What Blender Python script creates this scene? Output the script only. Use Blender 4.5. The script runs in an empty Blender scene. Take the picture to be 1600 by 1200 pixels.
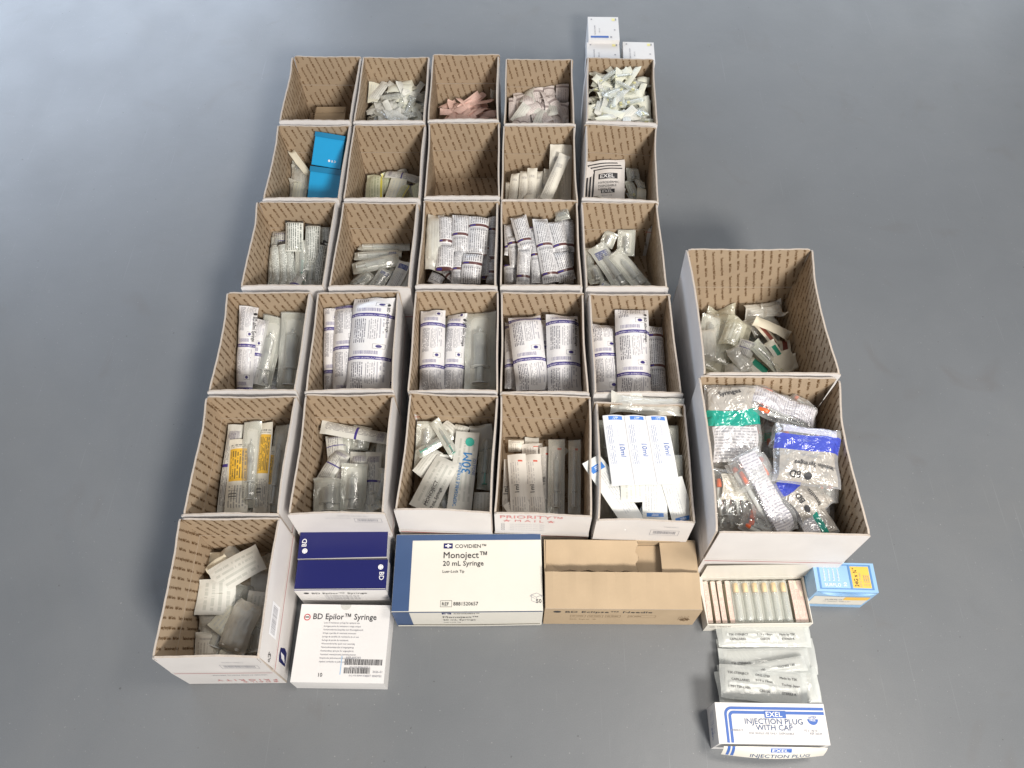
import bpy, math, random
import numpy as np
from mathutils import noise as mnoise, Vector, Matrix

scene = bpy.context.scene
COL = scene.collection
random.seed(7)

# ------------------------------------------------------------------ camera
UNIT = 0.2222
PITCH, YAW, ROLL, FPX, CZ = 1.0270880622816128, -0.012511435129758908, -0.0028934196237755047, 1264.626968350311, 8.673114797176998
_cp, _sp = math.cos(PITCH), math.sin(PITCH)
FWD = np.array([math.sin(YAW) * _cp, math.cos(YAW) * _cp, -_sp])
_right = np.array([math.cos(YAW), -math.sin(YAW), 0.0])
_up = np.cross(_right, FWD)
RGT = _right * math.cos(ROLL) + _up * math.sin(ROLL)
UPV = -_right * math.sin(ROLL) + _up * math.cos(ROLL)
EYE = np.array([0, 0, CZ * UNIT])
cam_data = bpy.data.cameras.new('camera')
cam = bpy.data.objects.new('camera', cam_data)
COL.objects.link(cam)
cam_data.sensor_width = 36.0
cam_data.lens = FPX / 1600 * 36.0
cam_data.clip_start = 0.05
cam_data.clip_end = 100
cam.matrix_world = Matrix(((RGT[0], UPV[0], -FWD[0], EYE[0]), (RGT[1], UPV[1], -FWD[1], EYE[1]), (RGT[2], UPV[2], -FWD[2], EYE[2]), (0, 0, 0, 1)))
scene.camera = cam

# ------------------------------------------------------------------ world and lamps
world = bpy.data.worlds.new('World')
scene.world = world
world.use_nodes = True
bg = world.node_tree.nodes['Background']
bg.inputs['Color'].default_value = (0.72, 0.75, 0.80, 1)
bg.inputs['Strength'].default_value = 0.34


def area_lamp(name, loc, target, sx, sy, power, color):
    ld = bpy.data.lights.new(name, 'AREA')
    ld.shape = 'RECTANGLE'
    ld.size, ld.size_y = sx, sy
    ld.energy = power
    ld.color = color
    o = bpy.data.objects.new(name, ld)
    COL.objects.link(o)
    o.location = loc
    o.rotation_euler = (Vector(target) - Vector(loc)).to_track_quat('-Z', 'Y').to_euler()
    return o


area_lamp('window_light', (-3.0, 4.9, 1.5), (-0.2, 1.5, 0.0), 3.6, 2.0, 112, (0.72, 0.83, 1.0))
area_lamp('far_window_light', (1.8, 7.6, 2.0), (0.5, 1.8, 0.0), 6.5, 1.8, 120, (0.84, 0.92, 1.0))
area_lamp('ceiling_light', (1.25, 0.45, 2.75), (0.1, 1.1, 0.0), 0.6, 0.6, 20, (1.0, 0.93, 0.84))
area_lamp('near_ceiling_light', (1.55, -2.4, 3.3), (0.1, 1.3, 0.1), 0.95, 0.7, 215, (1.0, 0.945, 0.87))

scene.view_settings.view_transform = 'Standard'
scene.view_settings.look = 'None'
scene.view_settings.exposure = 0.40
scene.view_settings.gamma = 1.0
scene.cycles.transparent_max_bounces = 24
scene.cycles.max_bounces = 8


# ------------------------------------------------------------------ materials
def new_mat(name):
    m = bpy.data.materials.new(name)
    m.use_nodes = True
    return m, m.node_tree, m.node_tree.nodes['Principled BSDF']


def simple(name, col, rough=0.6, spec=0.4, noise_amt=0.08, bump=0.0, scale=40, coat=0.0, trans=0.0):
    m, t, b = new_mat(name)
    N, L = t.nodes, t.links
    tc = N.new('ShaderNodeTexCoord')
    nz = N.new('ShaderNodeTexNoise')
    nz.inputs['Scale'].default_value = scale
    nz.inputs['Detail'].default_value = 4
    L.new(tc.outputs['Object'], nz.inputs['Vector'])
    mr = N.new('ShaderNodeMapRange')
    mr.inputs['To Min'].default_value = 1 - noise_amt
    mr.inputs['To Max'].default_value = 1 + noise_amt
    L.new(nz.outputs['Fac'], mr.inputs['Value'])
    mx = N.new('ShaderNodeMix')
    mx.data_type = 'RGBA'
    mx.blend_type = 'MULTIPLY'
    mx.inputs['Factor'].default_value = 1
    mx.inputs['A'].default_value = (*col, 1)
    L.new(mr.outputs['Result'], mx.inputs['B'])
    L.new(mx.outputs['Result'], b.inputs['Base Color'])
    b.inputs['Roughness'].default_value = rough
    b.inputs['Specular IOR Level'].default_value = spec
    b.inputs['Coat Weight'].default_value = coat
    b.inputs['Coat Roughness'].default_value = 0.12
    if bump:
        bp = N.new('ShaderNodeBump')
        bp.inputs['Strength'].default_value = bump
        bp.inputs['Distance'].default_value = 0.002
        L.new(nz.outputs['Fac'], bp.inputs['Height'])
        L.new(bp.outputs['Normal'], b.inputs['Normal'])
    if trans:
        out = N['Material Output']
        tb = N.new('ShaderNodeBsdfTranslucent')
        tb.inputs['Color'].default_value = (*col, 1)
        ms = N.new('ShaderNodeMixShader')
        ms.inputs[0].default_value = trans
        L.new(b.outputs[0], ms.inputs[1])
        L.new(tb.outputs[0], ms.inputs[2])
        L.new(ms.outputs[0], out.inputs['Surface'])
    return m


def floor_material():
    m, t, b = new_mat('painted_concrete')
    N, L = t.nodes, t.links
    tc = N.new('ShaderNodeTexCoord')

    def nz(scale, detail=5, rough=0.55, dist=0.0):
        n = N.new('ShaderNodeTexNoise')
        n.inputs['Scale'].default_value = scale
        n.inputs['Detail'].default_value = detail
        n.inputs['Roughness'].default_value = rough
        n.inputs['Distortion'].default_value = dist
        L.new(tc.outputs['Object'], n.inputs['Vector'])
        return n.outputs['Fac']

    def ramp(src, p0, c0, p1, c1):
        r = N.new('ShaderNodeValToRGB')
        r.color_ramp.elements[0].position = p0
        r.color_ramp.elements[0].color = c0
        r.color_ramp.elements[1].position = p1
        r.color_ramp.elements[1].color = c1
        L.new(src, r.inputs[0])
        return r.outputs[0]

    def mix(f, a, bcol):
        x = N.new('ShaderNodeMix')
        x.data_type = 'RGBA'
        L.new(f, x.inputs['Factor'])
        L.new(a, x.inputs['A'])
        x.inputs['B'].default_value = bcol
        return x.outputs['Result']
    base = ramp(nz(2.2, 6, 0.6, 0.4), 0.25, (0.145, 0.154, 0.164, 1), 0.8, (0.178, 0.187, 0.197, 1))
    stain = ramp(nz(5.5, 3, 0.5, 0.8), 0.62, (0, 0, 0, 1), 0.85, (0.5, 0.5, 0.5, 1))
    c = mix(stain, base, (0.125, 0.112, 0.105, 1))
    grain = ramp(nz(420, 3, 0.6), 0.35, (0, 0, 0, 1), 0.75, (0.30, 0.30, 0.30, 1))
    c = mix(grain, c, (0.095, 0.10, 0.105, 1))
    speck = ramp(nz(170, 2, 0.4), 0.725, (0, 0, 0, 1), 0.76, (0.6, 0.6, 0.6, 1))
    c = mix(speck, c, (0.32, 0.32, 0.32, 1))
    speck2 = ramp(nz(90, 1, 0.3), 0.165, (0.6, 0.6, 0.6, 1), 0.20, (0, 0, 0, 1))
    c = mix(speck2, c, (0.05, 0.05, 0.05, 1))
    for (sc_, rot_, pos_) in (((260, 3.0, 1), 0.5, 0.80), ((200, 2.2, 1), -0.9, 0.81), ((340, 4.0, 1), 1.45, 0.81)):
        mp_ = N.new('ShaderNodeMapping')
        mp_.inputs['Scale'].default_value = sc_
        mp_.inputs['Rotation'].default_value = (0, 0, rot_)
        L.new(tc.outputs['Object'], mp_.inputs['Vector'])
        n_ = N.new('ShaderNodeTexNoise')
        n_.inputs['Scale'].default_value = 1.0
        n_.inputs['Detail'].default_value = 1
        n_.inputs['Distortion'].default_value = 0.3
        L.new(mp_.outputs[0], n_.inputs['Vector'])
        c = mix(ramp(n_.outputs['Fac'], pos_ - .05, (0, 0, 0, 1), pos_, (0.30, 0.30, 0.30, 1)), c, (0.27, 0.28, 0.29, 1))
    dust = ramp(nz(0.9, 7, 0.7, 0.6), 0.48, (0, 0, 0, 1), 0.78, (0.42, 0.42, 0.42, 1))
    c = mix(dust, c, (0.205, 0.205, 0.20, 1))
    L.new(c, b.inputs['Base Color'])
    # scuffs: stretched noise
    mp = N.new('ShaderNodeMapping')
    mp.inputs['Scale'].default_value = (5, 3, 1)
    mp.inputs['Rotation'].default_value = (0, 0, 0.7)
    L.new(tc.outputs['Object'], mp.inputs['Vector'])
    sc = N.new('ShaderNodeTexNoise')
    sc.inputs['Scale'].default_value = 1.2
    sc.inputs['Detail'].default_value = 3
    L.new(mp.outputs[0], sc.inputs['Vector'])
    mr = N.new('ShaderNodeMapRange')
    mr.inputs['From Min'].default_value = 0.3
    mr.inputs['From Max'].default_value = 0.75
    mr.inputs['To Min'].default_value = 0.36
    mr.inputs['To Max'].default_value = 0.44
    L.new(sc.outputs['Fac'], mr.inputs['Value'])
    L.new(mr.outputs[0], b.inputs['Roughness'])
    bp = N.new('ShaderNodeBump')
    bp.inputs['Strength'].default_value = 0.10
    bp.inputs['Distance'].default_value = 0.004
    L.new(nz(24, 4, 0.6), bp.inputs['Height'])
    L.new(bp.outputs['Normal'], b.inputs['Normal'])
    b.inputs['Specular IOR Level'].default_value = 0.55
    return m


def film_material(name, tint, haze, rough=0.14, bump=0.6, scale=60):
    """thin clear plastic: mostly see-through, milky where creased, with sharp highlights"""
    m, t, b = new_mat(name)
    N, L = t.nodes, t.links
    out = N['Material Output']
    tc = N.new('ShaderNodeTexCoord')
    mp = N.new('ShaderNodeMapping')
    mp.inputs['Scale'].default_value = (1.0, 0.4, 1.0)
    L.new(tc.outputs['Object'], mp.inputs['Vector'])
    nz = N.new('ShaderNodeTexNoise')
    nz.inputs['Scale'].default_value = scale
    nz.inputs['Detail'].default_value = 5
    nz.inputs['Distortion'].default_value = 1.2
    L.new(mp.outputs[0], nz.inputs['Vector'])
    bp = N.new('ShaderNodeBump')
    bp.inputs['Strength'].default_value = bump
    bp.inputs['Distance'].default_value = 0.004
    L.new(nz.outputs['Fac'], bp.inputs['Height'])
    b.inputs['Base Color'].default_value = (*tint, 1)
    b.inputs['Roughness'].default_value = rough
    b.inputs['Specular IOR Level'].default_value = 0.9
    L.new(bp.outputs[0], b.inputs['Normal'])
    tr = N.new('ShaderNodeBsdfTransparent')
    tr.inputs['Color'].default_value = (0.94, 0.95, 0.94, 1)
    lw = N.new('ShaderNodeLayerWeight')
    lw.inputs['Blend'].default_value = 0.35
    L.new(bp.outputs[0], lw.inputs['Normal'])
    mr = N.new('ShaderNodeMapRange')
    mr.inputs['To Min'].default_value = haze
    mr.inputs['To Max'].default_value = min(1, haze + 0.55)
    L.new(lw.outputs['Facing'], mr.inputs['Value'])
    ms = N.new('ShaderNodeMixShader')
    L.new(mr.outputs[0], ms.inputs[0])
    L.new(tr.outputs[0], ms.inputs[1])
    L.new(b.outputs[0], ms.inputs[2])
    gl = N.new('ShaderNodeBsdfGlossy')
    gl.inputs['Roughness'].default_value = rough
    gl.inputs['Color'].default_value = (1, 1, 1, 1)
    L.new(bp.outputs[0], gl.inputs['Normal'])
    m2 = N.new('ShaderNodeMixShader')
    m2.inputs[0].default_value = 0.07
    L.new(ms.outputs[0], m2.inputs[1])
    L.new(gl.outputs[0], m2.inputs[2])
    L.new(m2.outputs[0], out.inputs['Surface'])
    return m


class Print:
    """printed wrapper: paper or film base with bands, lines of type, barcodes laid out in the sheet's own UV"""

    def __init__(s, name, base, rough=0.35, spec=0.5, bump=0.35, period=1.0, film=None, coat=0.0, gl=0.07):
        s.gl = gl
        s.m, s.t, s.b = new_mat(name)
        s.N, s.L = s.t.nodes, s.t.links
        uv = s.N.new('ShaderNodeUVMap')
        sp = s.N.new('ShaderNodeSeparateXYZ')
        s.L.new(uv.outputs[0], sp.inputs[0])
        s.U = sp.outputs[0]
        s.Vraw = sp.outputs[1]
        s.V = s.op('FRACT', s.Vraw)
        rgb = s.N.new('ShaderNodeRGB')
        rgb.outputs[0].default_value = (*base, 1)
        s.col = rgb.outputs[0]
        s.alpha = None
        s.film = film
        s.b.inputs['Roughness'].default_value = rough
        s.b.inputs['Specular IOR Level'].default_value = spec
        s.b.inputs['Coat Weight'].default_value = coat
        s.b.inputs['Coat Roughness'].default_value = 0.1
        tc = s.N.new('ShaderNodeTexCoord')
        nz = s.N.new('ShaderNodeTexNoise')
        nz.inputs['Scale'].default_value = 55
        nz.inputs['Detail'].default_value = 4
        nz.inputs['Distortion'].default_value = 0.8
        s.L.new(tc.outputs['Object'], nz.inputs['Vector'])
        bp = s.N.new('ShaderNodeBump')
        bp.inputs['Strength'].default_value = bump
        bp.inputs['Distance'].default_value = 0.003 if film is None else 0.009
        if film is not None:
            nz.inputs['Scale'].default_value = 20
            nz.inputs['Distortion'].default_value = 3.0
            nz.inputs['Detail'].default_value = 2.5
        s.L.new(nz.outputs['Fac'], bp.inputs['Height'])
        s.L.new(bp.outputs[0], s.b.inputs['Normal'])
        s.bumpn = bp.outputs[0]

    def op(s, o, a, b=None, c=None):
        n = s.N.new('ShaderNodeMath')
        n.operation = o
        for i, x in enumerate((a, b, c)):
            if x is None:
                continue
            if isinstance(x, (int, float)):
                n.inputs[i].default_value = x
            else:
                s.L.new(x, n.inputs[i])
        return n.outputs[0]

    def rng(s, x, a, b):
        return s.op('MULTIPLY', s.op('GREATER_THAN', x, a), s.op('LESS_THAN', x, b))

    def rect(s, u0, v0, u1, v1):
        return s.op('MULTIPLY', s.rng(s.U, u0, u1), s.rng(s.V, v0, v1))

    def put(s, mask, col, amt=1.0, solid=True):
        if amt != 1.0:
            mask = s.op('MULTIPLY', mask, amt)
        x = s.N.new('ShaderNodeMix')
        x.data_type = 'RGBA'
        s.L.new(mask, x.inputs['Factor'])
        s.L.new(s.col, x.inputs['A'])
        x.inputs['B'].default_value = (*col, 1)
        s.col = x.outputs['Result']
        if s.film is not None and solid:
            s.alpha = mask if s.alpha is None else s.op('MAXIMUM', s.alpha, mask)
        return s

    def typ(s, u0, v0, u1, v1, lines, along='v', word=40, duty=0.55, col=(0.08, 0.07, 0.09), amt=0.8):
        """lines of small type running along u or v"""
        run, acr = (s.V, s.U) if along == 'v' else (s.U, s.V)
        k = s.op('MULTIPLY', acr, lines)
        row = s.op('FLOOR', k)
        cv = s.N.new('ShaderNodeCombineXYZ')
        s.L.new(s.op('MULTIPLY', run, word), cv.inputs[0])
        s.L.new(s.op('MULTIPLY', row, 7.31), cv.inputs[1])
        nz = s.N.new('ShaderNodeTexNoise')
        nz.inputs['Scale'].default_value = 1.0
        nz.inputs['Detail'].default_value = 2
        s.L.new(cv.outputs[0], nz.inputs['Vector'])
        words = s.op('GREATER_THAN', nz.outputs['Fac'], 0.44)
        m = s.op('MULTIPLY', s.op('LESS_THAN', s.op('FRACT', k), duty), words)
        return s.put(s.op('MULTIPLY', m, s.rect(u0, v0, u1, v1)), col, amt)

    def bars(s, u0, v0, u1, v1, n=26, along='u', col=(0.06, 0.04, 0.12)):
        x = s.op('MULTIPLY', s.U if along == 'u' else s.V, n)
        cv = s.N.new('ShaderNodeCombineXYZ')
        s.L.new(x, cv.inputs[0])
        nz = s.N.new('ShaderNodeTexNoise')
        nz.inputs['Scale'].default_value = 3.0
        nz.inputs['Detail'].default_value = 1
        s.L.new(cv.outputs[0], nz.inputs['Vector'])
        m = s.op('GREATER_THAN', nz.outputs['Fac'], 0.5)
        return s.put(s.op('MULTIPLY', m, s.rect(u0, v0, u1, v1)), col, 0.85)

    def frame(s, u0, v0, u1, v1, tu=0.012, tv=0.008, col=(0.1, 0.1, 0.12)):
        m = s.op('SUBTRACT', s.rect(u0, v0, u1, v1), s.rect(u0 + tu, v0 + tv, u1 - tu, v1 - tv))
        return s.put(m, col, 0.8)

    def disc(s, u, v, r, asp, col, amt=1.0):
        a = s.op('POWER', s.op('ABSOLUTE', s.op('SUBTRACT', s.U, u)), 2.0)
        b = s.op('POWER', s.op('ABSOLUTE', s.op('MULTIPLY', s.op('SUBTRACT', s.V, v), asp)), 2.0)
        return s.put(s.op('LESS_THAN', s.op('ADD', a, b), r * r), col, amt)

    def wave(s, v0, v1, amp, freq, col):
        sh = s.op('MULTIPLY', s.op('SINE', s.op('MULTIPLY', s.U, freq)), amp)
        x = s.op('ADD', s.V, sh)
        return s.put(s.rng(x, v0, v1), col)

    def done(s):
        s.L.new(s.col, s.b.inputs['Base Color'])
        if s.film is not None:
            out = s.N['Material Output']
            tr = s.N.new('ShaderNodeBsdfTransparent')
            tr.inputs['Color'].default_value = (0.95, 0.96, 0.96, 1)
            lw = s.N.new('ShaderNodeLayerWeight')
            lw.inputs['Blend'].default_value = 0.35
            s.L.new(s.bumpn, lw.inputs['Normal'])
            f = s.op('MULTIPLY_ADD', lw.outputs['Facing'], 0.5, s.film)
            if s.alpha is not None:
                f = s.op('MAXIMUM', f, s.op('MULTIPLY', s.alpha, 0.96))
            ms = s.N.new('ShaderNodeMixShader')
            s.L.new(f, ms.inputs[0])
            s.L.new(tr.outputs[0], ms.inputs[1])
            s.L.new(s.b.outputs[0], ms.inputs[2])
            gl = s.N.new('ShaderNodeBsdfGlossy')
            gl.inputs['Roughness'].default_value = 0.09
            s.L.new(s.bumpn, gl.inputs['Normal'])
            m2 = s.N.new('ShaderNodeMixShader')
            m2.inputs[0].default_value = s.gl
            s.L.new(ms.outputs[0], m2.inputs[1])
            s.L.new(gl.outputs[0], m2.inputs[2])
            s.L.new(m2.outputs[0], out.inputs['Surface'])
        return s.m


M = {}
M['kraft'] = simple('kraft_board', (0.405, 0.312, 0.218), 0.75, 0.25, 0.12, 0.15, 9)
M['kraft_pale'] = simple('plain_kraft_board', (0.44, 0.335, 0.222), 0.78, 0.22, 0.12, 0.3, 16)
M['ink_brown'] = simple('brown_ink', (0.125, 0.062, 0.018), 0.7, 0.2, 0.05)
M['board_white'] = simple('white_board', (0.66, 0.635, 0.62), 0.55, 0.35, 0.10, 0.12, 12)
M['board_edge'] = simple('cut_board_edge', (0.47, 0.41, 0.355), 0.8, 0.2, 0.2, 0.3, 200)
M['carton_white'] = simple('carton_white', (0.69, 0.675, 0.665), 0.42, 0.45, 0.035, 0.22, 20)
M['carton_cream'] = simple('carton_cream', (0.69, 0.665, 0.60), 0.42, 0.45, 0.035, 0.22, 20)
M['navy'] = simple('navy_print', (0.010, 0.012, 0.105), 0.3, 0.5, 0.04, 0.04, 14)
M['steel_blue'] = simple('steel_blue_print', (0.045, 0.085, 0.19), 0.4, 0.5, 0.10, 0.04, 14)
M['red_ink'] = simple('red_ink', (0.50, 0.03, 0.04), 0.5)
M['red_faded'] = simple('faded_red_ink', (0.60, 0.22, 0.22), 0.5)
M['black_ink'] = simple('black_ink', (0.03, 0.03, 0.035), 0.5)
M['grey_ink'] = simple('grey_ink', (0.30, 0.30, 0.33), 0.5)
M['pale_ink'] = simple('pale_grey_ink', (0.50, 0.50, 0.52), 0.5)
M['blue_ink'] = simple('blue_ink', (0.05, 0.13, 0.42), 0.4)
M['sky_ink'] = simple('bright_blue_ink', (0.04, 0.22, 0.52), 0.4)
M['white_ink'] = simple('white_ink', (0.80, 0.80, 0.82), 0.5)
M['pale_blue'] = simple('pale_blue_carton', (0.28, 0.47, 0.70), 0.4, 0.5, 0.04)
M['mid_blue'] = simple('mid_blue_print', (0.10, 0.24, 0.50), 0.4, 0.5, 0.04)
M['amber'] = simple('amber_print', (0.80, 0.50, 0.09), 0.4)
M['cyan'] = simple('cyan_carton', (0.010, 0.33, 0.66), 0.18, 0.6, 0.04, 0.02, 20, coat=0.5)
M['cyan_dark'] = simple('deep_cyan_carton', (0.008, 0.20, 0.40), 0.2, 0.6, 0.04, coat=0.5)
M['clear_plastic'] = film_material('clear_barrel', (0.84, 0.86, 0.84), 0.30, 0.08, 0.05, 20)
M['white_plastic'] = simple('white_plastic', (0.68, 0.69, 0.67), 0.3, 0.5, 0.02)
M['grey_rubber'] = simple('grey_rubber', (0.10, 0.11, 0.13), 0.5, 0.4, 0.05)
M['green_plastic'] = simple('green_plastic', (0.05, 0.42, 0.33), 0.3, 0.5, 0.02)
M['orange_plastic'] = simple('orange_plastic', (0.80, 0.14, 0.04), 0.3, 0.5, 0.02)
M['amber_plastic'] = simple('amber_plastic', (0.70, 0.53, 0.32), 0.3, 0.5, 0.02)
M['yellow_plastic'] = simple('yellow_plastic', (0.78, 0.72, 0.30), 0.3, 0.5, 0.02)
M['film'] = film_material('clear_film', (0.84, 0.85, 0.82), 0.09, 0.16)
M['film_milky'] = film_material('milky_film', (0.86, 0.84, 0.77), 0.42, 0.16)
M['film_warm'] = film_material('warm_film', (0.74, 0.72, 0.58), 0.30, 0.2)
M['bag_clear'] = film_material('bag_film', (0.88, 0.88, 0.88), 0.11, 0.09, 0.45, 14)
M['paper'] = simple('sterile_paper', (0.76, 0.75, 0.69), 0.6, 0.3, 0.04, 0.4, 45, trans=0.12)
M['paper_cream'] = simple('cream_paper', (0.75, 0.70, 0.57), 0.65, 0.3, 0.04, 0.4, 45, trans=0.12)
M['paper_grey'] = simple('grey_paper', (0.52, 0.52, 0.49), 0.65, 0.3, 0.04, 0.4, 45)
M['floor'] = floor_material()

PUR = (0.045, 0.03, 0.20)
p = Print('purple_band_wrapper', (0.71, 0.705, 0.72), 0.34, 0.5, 0.5)
p.typ(0.08, 0.38, 0.40, 0.94, 20, 'v', 30, 0.5, (0.08, 0.08, 0.12), 0.85)
p.typ(0.45, 0.46, 0.66, 0.94, 20, 'v', 22, 0.45, (0.08, 0.08, 0.12), 0.6)
p.typ(0.66, 0.50, 0.90, 0.96, 14, 'v', 12, 0.5, (0.12, 0.12, 0.2), 0.5)
p.bars(0.12, 0.12, 0.72, 0.20, 34, 'u', PUR)
p.frame(0.58, 0.25, 0.88, 0.36)
p.disc(0.73, 0.305, 0.075, 2.2, (0.04, 0.03, 0.16))
p.put(p.rng(p.V, 0.0, 0.075), PUR)
p.typ(0.02, 0.018, 0.98, 0.048, 60, 'u', 26, 0.7, (0.7, 0.7, 0.8), 0.7)
M['purple'] = p.done()

MAR = (0.12, 0.055, 0.055)
p = Print('maroon_band_wrapper', (0.70, 0.70, 0.715), 0.24, 0.7, 0.6)
p.typ(0.06, 0.12, 0.94, 0.92, 9, 'v', 42, 0.52, (0.16, 0.16, 0.18), 0.85)
p.bars(0.1, 0.87, 0.9, 0.97, 30, 'u', (0.2, 0.2, 0.22))
p.put(p.rng(p.V, 0.0, 0.09), MAR)
p.put(p.rect(0.05, 0.02, 0.35, 0.07), (0.05, 0.04, 0.22))
M['maroon'] = p.done()

p = Print('fine_print_wrapper', (0.72, 0.74, 0.70), 0.3, 0.6, 0.5)
p.typ(0.06, 0.04, 0.94, 0.90, 8, 'v', 44, 0.5, (0.12, 0.14, 0.13), 0.9)
p.put(p.rng(p.V, 0.93, 1.0), (0.05, 0.05, 0.05))
M['blackcap'] = p.done()

p = Print('greyed_needle_wrapper', (0.70, 0.64, 0.62), 0.5, 0.4, 0.5)
p.typ(0.1, 0.1, 0.9, 0.72, 7, 'v', 26, 0.5, (0.34, 0.28, 0.28), 0.7)
p.put(p.rng(p.V, 0.78, 0.88), (0.24, 0.19, 0.19), 0.8)
M['pinkgrey'] = p.done()

p = Print('pink_wrapper', (0.77, 0.54, 0.47), 0.5, 0.4, 0.5)
p.typ(0.1, 0.1, 0.9, 0.9, 5, 'v', 22, 0.5, (0.62, 0.36, 0.32), 0.5)
M['pink'] = p.done()

p = Print('pale_paper_wrapper', (0.68, 0.68, 0.635), 0.5, 0.4, 0.5)
p.typ(0.12, 0.1, 0.88, 0.9, 5, 'v', 16, 0.45, (0.42, 0.44, 0.40), 0.55)
M['pale'] = p.done()

p = Print('yellowish_white_wrapper', (0.76, 0.76, 0.65), 0.4, 0.5, 0.6)  # yellowish white paper, its own colour, warmer than the pale wrapper
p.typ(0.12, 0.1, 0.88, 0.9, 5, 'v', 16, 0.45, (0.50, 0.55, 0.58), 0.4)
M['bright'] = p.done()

p = Print('yellow_edge_wrapper', (0.60, 0.62, 0.46), 0.35, 0.5, 0.5)
p.typ(0.2, 0.1, 0.8, 0.9, 6, 'v', 20, 0.5, (0.28, 0.32, 0.18), 0.6)
p.put(p.rng(p.U, 0.84, 0.95), (0.70, 0.62, 0.10))
M['greenyellow'] = p.done()

p = Print('syringe_paper_wrapper', (0.74, 0.71, 0.63), 0.55, 0.35, 0.4)
p.typ(0.1, 0.08, 0.6, 0.6, 7, 'v', 24, 0.45, (0.4, 0.36, 0.32), 0.6)
p.bars(0.2, 0.70, 0.75, 0.78, 24, 'u', (0.3, 0.28, 0.28))
M['paperprint'] = p.done()

p = Print('amber_label_wrapper', (0.70, 0.67, 0.58), 0.35, 0.5, 0.4)
p.typ(0.1, 0.05, 0.9, 0.36, 8, 'v', 26, 0.5, (0.2, 0.2, 0.2), 0.7)
p.bars(0.15, 0.18, 0.5, 0.30, 18, 'v', (0.1, 0.1, 0.1))
p.put(p.rect(0.08, 0.42, 0.92, 0.86), (0.74, 0.44, 0.05))
p.typ(0.14, 0.45, 0.86, 0.83, 9, 'v', 24, 0.55, (0.12, 0.10, 0.05), 0.85)
p.typ(0.1, 0.88, 0.9, 0.93, 30, 'u', 14, 0.6, (0.1, 0.1, 0.1), 0.8)
M['amberlabel'] = p.done()

p = Print('grey_text_wrapper', (0.60, 0.60, 0.56), 0.4, 0.5, 0.4)
p.typ(0.1, 0.06, 0.7, 0.9, 10, 'v', 26, 0.5, (0.15, 0.14, 0.16), 0.75)
p.bars(0.15, 0.82, 0.9, 0.92, 30, 'u', (0.1, 0.08, 0.15))
p.put(p.rng(p.V, 0.50, 0.535), PUR)
M['greyprint'] = p.done()

p = Print('blue_tab_wrapper', (0.66, 0.67, 0.655), 0.45, 0.45, 0.3)
p.typ(0.12, 0.24, 0.6, 0.84, 9, 'v', 26, 0.42, (0.40, 0.42, 0.45), 0.7)
p.put(p.rect(0.15, 0.10, 0.85, 0.19), (0.05, 0.19, 0.55))
p.typ(0.35, 0.12, 0.65, 0.17, 50, 'u', 40, 0.6, (0.75, 0.8, 0.9), 0.9)
M['bluetab'] = p.done()

p = Print('one_ml_wrapper', (0.68, 0.65, 0.60), 0.5, 0.4, 0.3)
p.typ(0.12, 0.06, 0.9, 0.28, 8, 'v', 26, 0.45, (0.35, 0.33, 0.33), 0.7)
p.typ(0.12, 0.50, 0.6, 0.86, 8, 'v', 26, 0.45, (0.35, 0.33, 0.33), 0.6)
p.put(p.rect(0.55, 0.86, 0.8, 0.89), (0.6, 0.12, 0.08))
M['oneml'] = p.done()

p = Print('blue_corner_pack', (0.72, 0.73, 0.70), 0.3, 0.5, 0.4)
p.typ(0.15, 0.1, 0.85, 0.6, 8, 'v', 18, 0.45, (0.35, 0.35, 0.4), 0.6)
p.put(p.rect(0.15, 0.72, 0.9, 0.88), (0.045, 0.075, 0.26))
p.typ(0.2, 0.74, 0.85, 0.86, 30, 'u', 14, 0.5, (0.7, 0.7, 0.8), 0.6)
M['bluecorner'] = p.done()

p = Print('dark_red_stripe_wrapper', (0.66, 0.60, 0.48), 0.5, 0.4, 0.4)
p.put(p.rng(p.U, 0.25, 0.72), (0.22, 0.06, 0.04))
M['maroonstrip'] = p.done()
p = Print('teal_stripe_wrapper', (0.66, 0.64, 0.54), 0.4, 0.4, 0.4)
p.put(p.rect(0.3, 0.1, 0.8, 0.8), (0.03, 0.26, 0.17))
p.typ(0.05, 0.1, 0.28, 0.9, 18, 'v', 24, 0.5, (0.3, 0.3, 0.3), 0.6)
M['tealstrip'] = p.done()

p = Print('dark_red_stripe_wrapper', (0.66, 0.60, 0.48), 0.5, 0.4, 0.4)
p.put(p.rng(p.U, 0.25, 0.72), (0.22, 0.06, 0.04))
M['maroonstrip'] = p.done()
p = Print('teal_stripe_wrapper', (0.66, 0.64, 0.54), 0.4, 0.4, 0.4)
p.put(p.rect(0.3, 0.1, 0.8, 0.8), (0.03, 0.26, 0.17))
p.typ(0.05, 0.1, 0.28, 0.9, 18, 'v', 24, 0.5, (0.3, 0.3, 0.3), 0.6)
M['tealstrip'] = p.done()

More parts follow.
